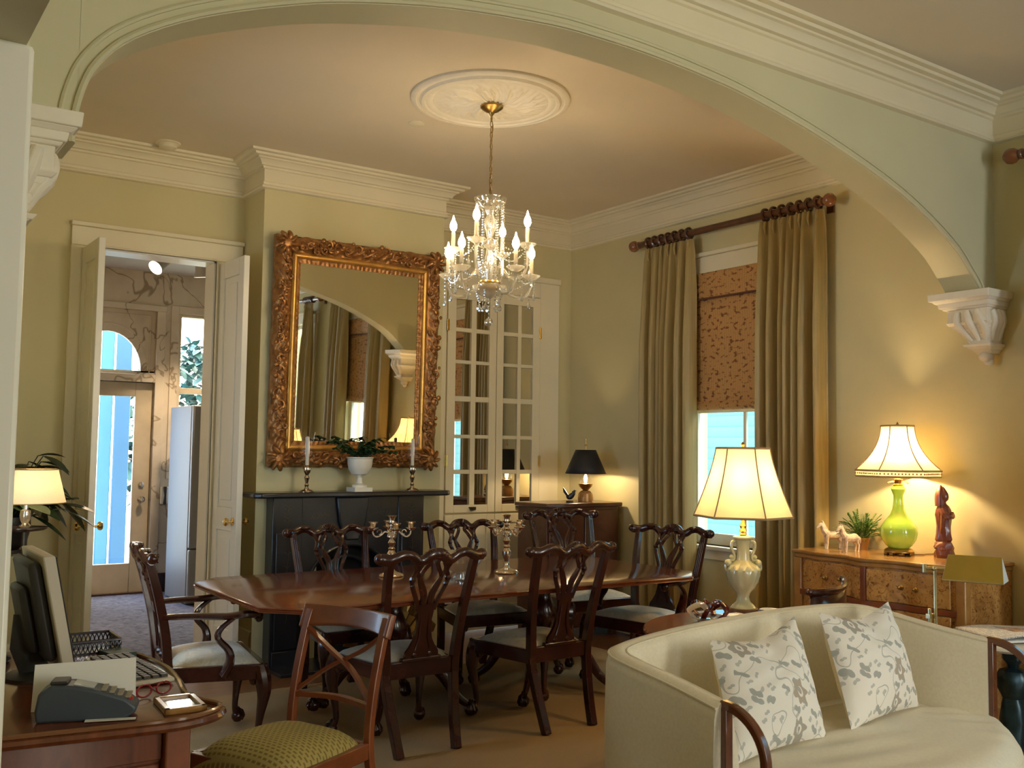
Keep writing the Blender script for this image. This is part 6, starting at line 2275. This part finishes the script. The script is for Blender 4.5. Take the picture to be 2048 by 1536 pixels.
mb.lathe([(0.105, 0), (0.105, 0.008), (0.09, 0.016), (0.02, 0.02)], (-0.05, 0, 0), n=24)
mb.build('stand', blk, mn)

kb = thing('keyboard', 'dark computer keyboard with pale front edge on the desk', 'keyboard', (0.865, 3.44, DZ_), R(3))
MB().box((-0.08, -0.225, 0.004), (0.08, 0.225, 0.02)).build('case', bez, kb, bevel=0.006)
mb = MB()
for r_ in range(5):
    for c_ in range(15):
        x = -0.066 + r_ * 0.027
        y = -0.205 + c_ * 0.0275
        mb.box((x, y, 0.019), (x + 0.022, y + 0.0235, 0.029))
mb.build('keys', blk, kb, bevel=0.002)

tm = thing('card_terminal', 'blue grey card payment terminal at the near end of the desk', 'card terminal', (0.64, 2.945, DZ_), R(-20))
tb_ = plain('terminal_grey_blue', (0.055, 0.07, 0.09), 0.45, var=0.03)
pr_ = [(-0.125, 0.0), (0.10, 0.0), (0.128, 0.018), (0.130, 0.034), (0.10, 0.058), (0.03, 0.082), (-0.04, 0.098), (-0.09, 0.100), (-0.122, 0.078), (-0.130, 0.03)]
MB().prism(pr_, -0.05, 0.05, lambda a, c, h: (a, h * (1 - 0.12 * abs(a) / 0.13), c)).build('body', tb_, tm, bevel=0.010, seg=3)
mb = MB()
for i in range(4):
    for j in range(3):
        x = 0.035 + i * 0.021
        z = 0.0815 - (x - 0.03) * 0.345
        mb.box((x, -0.032 + j * 0.023, z - 0.002), (x + 0.014, -0.016 + j * 0.023, z + 0.004))
mb.build('keypad', plain('terminal_keys', (0.33, 0.29, 0.22), 0.5), tm, bevel=0.001)
mb = MB().add([(-0.035, -0.03, 0.0985), (0.018, -0.03, 0.0865), (0.018, 0.03, 0.0865), (-0.035, 0.03, 0.0985)], [(0, 1, 2, 3)])
mb.build('display', plain('lcd_grey', (0.42, 0.46, 0.46), 0.15), tm, smooth=0, solid=0.003)
mb = MB().box((-0.095, -0.035, 0.098), (-0.05, 0.035, 0.108))
mb.build('paper_cover', blk, tm, bevel=0.006)
MB().tube([(0.112, -0.025, 0.052), (0.112, -0.012, 0.053)], 0.006, 6).build('red_key', plain('red_key', (0.5, 0.04, 0.02), 0.4), tm)
MB().add([(0.0, -0.062, 0.004), (0.13, -0.06, 0.004), (0.13, -0.045, 0.006), (0.0, -0.045, 0.006)], [(0, 1, 2, 3)]).build('receipt', M['paper'], tm, smooth=0, solid=0.001)

wc = thing('folded_card', 'blank white folded card standing behind the card terminal', 'card', (0.645, 3.035, DZ_), R(-20))
mb = MB()
mb.add([(-0.135, 0.0, 0.001), (0.135, 0.0, 0.001), (0.135, 0.03, 0.135), (-0.135, 0.03, 0.125), (0.135, 0.06, 0.001), (-0.135, 0.06, 0.001)], [(0, 1, 2, 3), (3, 2, 4, 5)])
mb.build('card', M['paper'], wc, smooth=0, solid=0.0015)

pf_ = thing('framed_picture', 'small amber wood frame with glass lying flat on the desk corner', 'picture frame', (0.885, 2.925, DZ_), R(-4))
mb = MB()
w_, h_ = 0.058, 0.082
for x0, x1, y0, y1 in ((-w_, w_, -h_, -h_ + 0.017), (-w_, w_, h_ - 0.017, h_), (-w_, -w_ + 0.017, -h_, h_), (w_ - 0.017, w_, -h_, h_)):
    mb.box((x0, y0, 0), (x1, y1, 0.018))
mb.build('frame', M['amber'], pf_, bevel=0.003)
MB().box((-w_ + 0.016, -h_ + 0.016, 0.002), (w_ - 0.016, h_ - 0.016, 0.011)).build('glass', plain('dark_glazed_print', (0.03, 0.035, 0.04), 0.04, coat=1.0), pf_, smooth=0)

eg = thing('eyeglasses', 'red framed eyeglasses between the keyboard and the small frame', 'eyeglasses', (0.855, 3.085, DZ_), R(15))
redp = plain('red_plastic', (0.28, 0.012, 0.02), 0.25, coat=0.5)
for s in (-1, 1):
    MB().tube([(s * 0.032 + 0.024 * cos(t), 0, 0.022 + 0.018 * sin(t)) for t in [2 * PI * j / 14 for j in range(14)]], 0.0028, 6, closed=True).build('rim', redp, eg)
    MB().tube([(s * 0.057, 0, 0.028), (s * 0.06, 0.06, 0.024), (s * 0.058, 0.115, 0.008)], 0.0025, 6).build('temple', redp, eg)
MB().tube([(-0.009, 0, 0.026), (0, -0.002, 0.029), (0.009, 0, 0.026)], 0.0025, 6).build('bridge', redp, eg)
pn_ = thing('red_notebook', 'dark red notebook lying in front of the keyboard', 'notebook', (0.76, 3.16, DZ_), R(-10))
MB().box((-0.06, -0.09, 0.0), (0.06, 0.09, 0.014)).build('cover', plain('maroon_cover', (0.13, 0.012, 0.015), 0.4), pn_, bevel=0.003)

gt = thing('gallery_tray', 'dark metal tray with pierced gallery rim at the far end of the desk', 'tray', (0.85, 3.91, DZ_), R(0))
mb = MB()
mb.box((-0.13, -0.09, 0), (0.085, 0.09, 0.006))
mb.build('tray', M['black'], gt)
mb = MB()
per = []
for (a, c) in (((-0.13, -0.09), (0.085, -0.09)), ((0.085, -0.09), (0.085, 0.09)), ((0.085, 0.09), (-0.13, 0.09)), ((-0.13, 0.09), (-0.13, -0.09))):
    for k in range(14):
        t = k / 14
        per.append((lerp(a[0], c[0], t), lerp(a[1], c[1], t)))
mb.tube([(x, y, 0.045) for x, y in per], 0.005, 6, closed=True)
for i, (x, y) in enumerate(per):
    x2, y2 = per[(i + 1) % len(per)]
    mb.tube([(x, y, 0.003), (x2, y2, 0.043)], 0.0028, 4)
    mb.tube([(x2, y2, 0.003), (x, y, 0.043)], 0.0028, 4)
mb.build('gallery_rim', plain('gunmetal', (0.10, 0.10, 0.12), 0.25, 0.9), gt)
bk = thing('green_book', 'small dark green book standing by the gallery tray', 'book', (0.905, 3.735, DZ_), R(8))
MB().box((-0.045, -0.055, 0.0), (0.045, 0.055, 0.02)).build('cover', plain('dark_green_cloth', (0.02, 0.05, 0.04), 0.6), bk, bevel=0.002)

tp = thing('telephone', 'black desk telephone with silver trim behind the monitor', 'telephone', (0.45, 3.80, DZ_), R(60))
mb = MB().prism([(-0.10, 0), (0.10, 0), (0.10, 0.02), (-0.02, 0.06), (-0.10, 0.065)], -0.09, 0.09, lambda a, c, h: (a, h, c))
mb.build('base', blk, tp, bevel=0.008)
MB().tube(spline([(-0.07, -0.11, 0.075), (-0.07, -0.06, 0.10), (-0.07, 0.06, 0.10), (-0.07, 0.11, 0.075)], 5), [0.026, 0.026, 0.024, 0.021, 0.018, 0.016, 0.015, 0.015, 0.015, 0.015, 0.016, 0.018, 0.021, 0.024, 0.026, 0.026], 10).build('handset', blk, tp)
mb = MB()
for i in range(4):
    for j in range(3):
        mb.box((0.0 + i * 0.024, -0.03 + j * 0.026, 0.0515 - i * 0.008), (0.015 + i * 0.024, -0.012 + j * 0.026, 0.056 - i * 0.008))
mb.build('keypad', M['silver'], tp)

# ------------------------------------------------------------------ floor lamp and plant behind the jamb
fl = thing('floor_lamp', 'dark floor lamp with pale tapered shade partly behind the white door jamb', 'floor lamp', (0.95, 6.08, 0))
wd = plain('dark_lamp_wood', (0.03, 0.014, 0.010), 0.3, coat=0.4)
MB().lathe([(0.15, 0), (0.15, 0.02), (0.12, 0.035), (0.03, 0.05), (0.018, 0.09)], n=28).build('base', wd, fl)
MB().tube([(0, 0, 0.05), (0, 0, 1.04)], 0.015, 10).build('pole', wd, fl)
MB().lathe([(0.02, 1.025), (0.10, 1.035), (0.118, 1.045), (0.118, 1.052), (0.03, 1.048)], n=30).build('tray', wd, fl)
MB().lathe([(0.02, 1.048), (0.034, 1.06), (0.018, 1.075), (0.026, 1.09), (0.03, 1.12), (0.026, 1.145), (0.014, 1.15), (0.012, 1.21)], n=18).build('column', M['crystal'], fl)
def drum2(u, v):
    a = 2 * PI * u
    r = lerp(0.205, 0.158, v)
    return (r * cos(a), r * sin(a), lerp(1.187, 1.372, v))
sh = MB().grid(drum2, 48, 8, cu=True).build('lamp_shade', shade_mat('parchment_shade', (0.92, 0.82, 0.64), 0.45), fl, recalc=False)
for v in (0, 1):
    MB().tube([drum2(j / 48, v) for j in range(48)], 0.003, 5, closed=True).build('trim', M['rib'], sh)
mb = MB()
for k in range(3):
    a = 2 * PI * k / 3
    mb.tube([(0, 0, 1.2), (0.158 * cos(a), 0.158 * sin(a), 1.372)], 0.002, 4)
mb.build('spider', M['brass'], sh)
lamp_light('bulb_light', (0, 0, 1.27), 2.2, WARM, 0.03, fl)

ps = thing('potted_plant', 'tall dark broad-leaved plant on a stand behind the floor lamp', 'potted plant', (0.90, 6.45, 0))
MB().lathe([(0.14, 0), (0.14, 0.02), (0.03, 0.05), (0.025, 0.85), (0.12, 0.88), (0.12, 0.90)], n=20).build('stand', wd, ps)
MB().lathe([(0.08, 0.90), (0.12, 0.94), (0.14, 1.02), (0.135, 1.09), (0.125, 1.09), (0.12, 1.04), (0.002, 1.03)], n=24).build('pot', M['black'], ps)
rnd = random.Random(21)
mb = MB()
for k in range(80):
    a = rnd.uniform(0, 2 * PI)
    el = rnd.uniform(0.1, 1.35)
    L = rnd.uniform(0.16, 0.38)
    p0 = Vector((0.03 * cos(a), 0.03 * sin(a), 1.05))
    d = Vector((cos(a) * cos(el), sin(a) * cos(el) * 0.8, sin(el)))
    p1 = p0 + d * L * 0.7 + Vector((0, 0, 0.03))
    p2 = p0 + Vector((d.x * L * 0.9, d.y * L * 0.9, d.z * L * 0.9))
    mb.tube(spline([p0, p1, p2], 4), 0.004, 4)
    dd = Vector((cos(a + rnd.uniform(-0.5, 0.5)), sin(a + rnd.uniform(-0.5, 0.5)), rnd.uniform(-1.2, 0.5)))
    leafblade(mb, p2, dd, rnd.uniform(0.15, 0.22), rnd.uniform(0.042, 0.062), 0.35, 6)
for k in range(16):
    a = -0.9 + 2.2 * k / 15
    L = 0.10 + 0.20 * ((k * 7) % 5) / 5
    p0 = Vector((0.03, 0, 1.06))
    p2 = Vector((0.02 + L * cos(a) * 0.7, L * sin(a) * 0.5 - 0.05, 1.24 + 0.24 * ((k * 3) % 7) / 7))
    mb.tube(spline([p0, (p0 + p2) / 2 + Vector((0, 0, 0.05)), p2], 4), 0.004, 4)
    leafblade(mb, p2, (cos(a) * 0.8, sin(a) * 0.5 - 0.3, 0.35 - 0.25 * (k % 3)), 0.17, 0.05, 0.5, 6)
mb.build('foliage', M['leafdark'], ps, smooth=0, recalc=False)
# ------------------------------------------------------------------ outside
m, nt, b = new_mat('teal_siding')
v = coords(nt)
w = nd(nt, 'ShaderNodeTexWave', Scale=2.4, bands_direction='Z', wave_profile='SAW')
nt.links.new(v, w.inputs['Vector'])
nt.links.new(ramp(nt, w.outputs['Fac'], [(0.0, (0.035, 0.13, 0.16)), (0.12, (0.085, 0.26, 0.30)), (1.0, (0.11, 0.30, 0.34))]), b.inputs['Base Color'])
b.inputs['Roughness'].default_value = 0.7
M['siding'] = m
nh = thing('neighbour_house', 'pale teal clapboard house outside the dining room window', 'house', (9.0, 6.0, 0))
MB().box((0, -9.5, -0.6), (0.3, 5.0, 5.2)).build('siding', M['siding'], nh, smooth=0)
mb = MB()
for y in (-6.5, -3.0, 0.55, 3.2):
    mb.box((-0.05, y - 0.06, -0.6), (0.0, y + 0.06, 5.2))
mb.build('corner_board', plain('white_house_trim', (0.85, 0.87, 0.88), 0.6), nh, smooth=0)
mb = MB()
rnd = random.Random(4)
def bush(o, n, R_, zs, leafsize, mat, name='foliage'):
    mb = MB()
    for k in range(n):
        a, bb, rr = rnd.uniform(0, 2 * PI), rnd.uniform(-1, 1), rnd.uniform(0.35, 1) ** 0.5
        p = (R_ * rr * cos(a) * math.sqrt(1 - bb * bb), R_ * rr * sin(a) * math.sqrt(1 - bb * bb), zs[0] + (zs[1] - zs[0]) * (0.5 + 0.5 * bb * rr))
        leafblade(mb, p, (rnd.uniform(-1, 1), rnd.uniform(-1, 1), rnd.uniform(-0.6, 0.8)), leafsize * rnd.uniform(0.7, 1.4), leafsize * 0.3, 0.3, 3)
    return mb.build(name, mat, o, smooth=0, recalc=False)
gl_ = plain('garden_leaf', (0.02, 0.075, 0.065), 0.5, var=0.5, nscale=3)
sb = thing('garden_shrub', 'pale leafy shrub outside the dining room window', 'shrub', (7.9, 6.6, 0))
MB().tube([(0, 0, -0.6), (0, 0, 0.5)], 0.04, 6).build('stem', M['walnut'], sb)
bush(sb, 260, 0.7, (-0.4, 0.75), 0.12, gl_)
tag(MB().box((5.9, -6, -0.65), (16, 24, -0.6)).box((-4, 10.9, -0.65), (5.9, 24, -0.6)).build('garden_ground', plain('garden_ground', (0.30, 0.36, 0.30), 0.9), smooth=0), kind='structure')

# porch beyond the glazed door
M['porchblue'] = plain('porch_blue_paint', (0.020, 0.085, 0.17), 0.6, var=0.05, nscale=3)
pw = thing('porch_screen', 'light blue boarded porch screen outside the glazed passage door', 'porch', (2.9, 13.2, 0))
mb = MB()
for x0, x1 in ((-0.035, 0.115), (-0.32, -0.06)):
    mb.box((x0, 0, -0.1), (x1, 0.06, 3.9))
mb.build('pale_board', plain('porch_pale_blue', (0.035, 0.14, 0.21), 0.6), pw, bevel=0.01)
MB().box((0.139, -0.04, -0.1), (0.322, 0.04, 3.9)).build('post', M['porchblue'], pw, bevel=0.01)
mb = MB()
mb.box((-1.20, -0.25, -0.1), (0.6, 0.25, -0.02))
mb.build('deck', plain('porch_deck', (0.16, 0.30, 0.40), 0.6), pw)
for x, y, z1, Rr, n_, lab in ((5.35, 17.0, 3.4, 1.15, 1500, 'bushy garden tree seen through the passage window'), (3.85, 14.6, 2.3, 0.35, 220, 'leafy shrub glimpsed at the edge of the glazed door')):
    o = thing('garden_tree', lab, 'tree', (x, y, 0))
    MB().tube([(0, 0, -0.6), (0.05, 0, 1.0), (0, 0.05, 2.2)], [0.12, 0.09, 0.05], 8).build('trunk', M['walnut'], o)
    bush(o, n_, Rr, (0.6, z1), 0.22, gl_)

# ------------------------------------------------------------------ sky, portals, camera
W = bpy.data.worlds.new('overcast_sky')
S.world = W
W.use_nodes = True
bg = W.node_tree.nodes['Background']
wt = W.node_tree
tc = wt.nodes.new('ShaderNodeTexCoord')
sx_ = wt.nodes.new('ShaderNodeSeparateXYZ')
wt.links.new(tc.outputs['Generated'], sx_.inputs[0])
mr = wt.nodes.new('ShaderNodeMapRange')
mr.inputs['From Min'].default_value = -0.7
mr.inputs['From Max'].default_value = 0.1
wt.links.new(sx_.outputs['X'], mr.inputs['Value'])
wt.links.new(mixc(wt, mr.outputs[0], (0.45, 0.68, 1.0), (1.0, 0.96, 0.82)), bg.inputs[0])
bg.inputs[1].default_value = 9.0


def portal(name, loc, rot, sx, sy):
    l = bpy.data.lights.new(name, 'AREA')
    l.shape = 'RECTANGLE'
    l.size, l.size_y = sx, sy
    l.cycles.is_portal = True
    o = bpy.data.objects.new(name, l)
    COL.objects.link(o)
    o.location = loc
    o.rotation_euler = rot


for i, y in enumerate(WIN):
    portal('sky_portal', (XR + 0.26, y, (WZ0 + WZ1) / 2), (0, R(90), 0), WZ1 - WZ0, 2 * WH)
for a, c in FW:
    portal('sky_portal', ((a + c) / 2, YF - 0.21, 1.75), (R(90), 0, 0), c - a, 2.3)
portal('sky_portal', ((G0 + G1) / 2, PY + 0.16, 1.45), (R(-90), 0, 0), 0.8, 2.9)
portal('sky_portal', ((W0 + W1) / 2, PY + 0.16, 2.08), (R(-90), 0, 0), 0.9, 1.66)

portal('sky_portal', (XL - 0.36, (SW0 + SW1) / 2, (SZ0 + SZ1) / 2), (0, R(-90), 0), SZ1 - SZ0, SW1 - SW0)
cam = bpy.data.cameras.new('camera')
co = bpy.data.objects.new('camera', cam)
COL.objects.link(co)
yaw, pit, rol = R(34.878), R(3.869), R(0.737)
fwd = Vector((sin(yaw) * cos(pit), cos(yaw) * cos(pit), sin(pit)))
rt = Vector((cos(yaw), -sin(yaw), 0))
up = rt.cross(fwd)
r2 = rt * cos(rol) + up * sin(rol)
u2 = -rt * sin(rol) + up * cos(rol)
mtx = Matrix((r2, u2, -fwd)).transposed().to_4x4()
mtx.translation = (0, 0, 1.51)
co.matrix_world = mtx
cam.sensor_fit = 'HORIZONTAL'
cam.sensor_width = 36.0
cam.lens = 1974.3 / 2048 * 36.0
cam.clip_start = 0.03
S.camera = co
S.view_settings.view_transform = 'Standard'
S.view_settings.look = 'None'
S.view_settings.gamma = 1.0
S.view_settings.use_curve_mapping = False
S.view_settings.exposure = 0.7
S.cycles.max_bounces = 12
S.cycles.diffuse_bounces = 8
S.cycles.glossy_bounces = 4
S.cycles.transmission_bounces = 6
S.cycles.transparent_max_bounces = 12
S.cycles.caustics_reflective = False
S.cycles.caustics_refractive = False
S.cycles.sample_clamp_indirect = 8.0
S.cycles.use_denoising = True
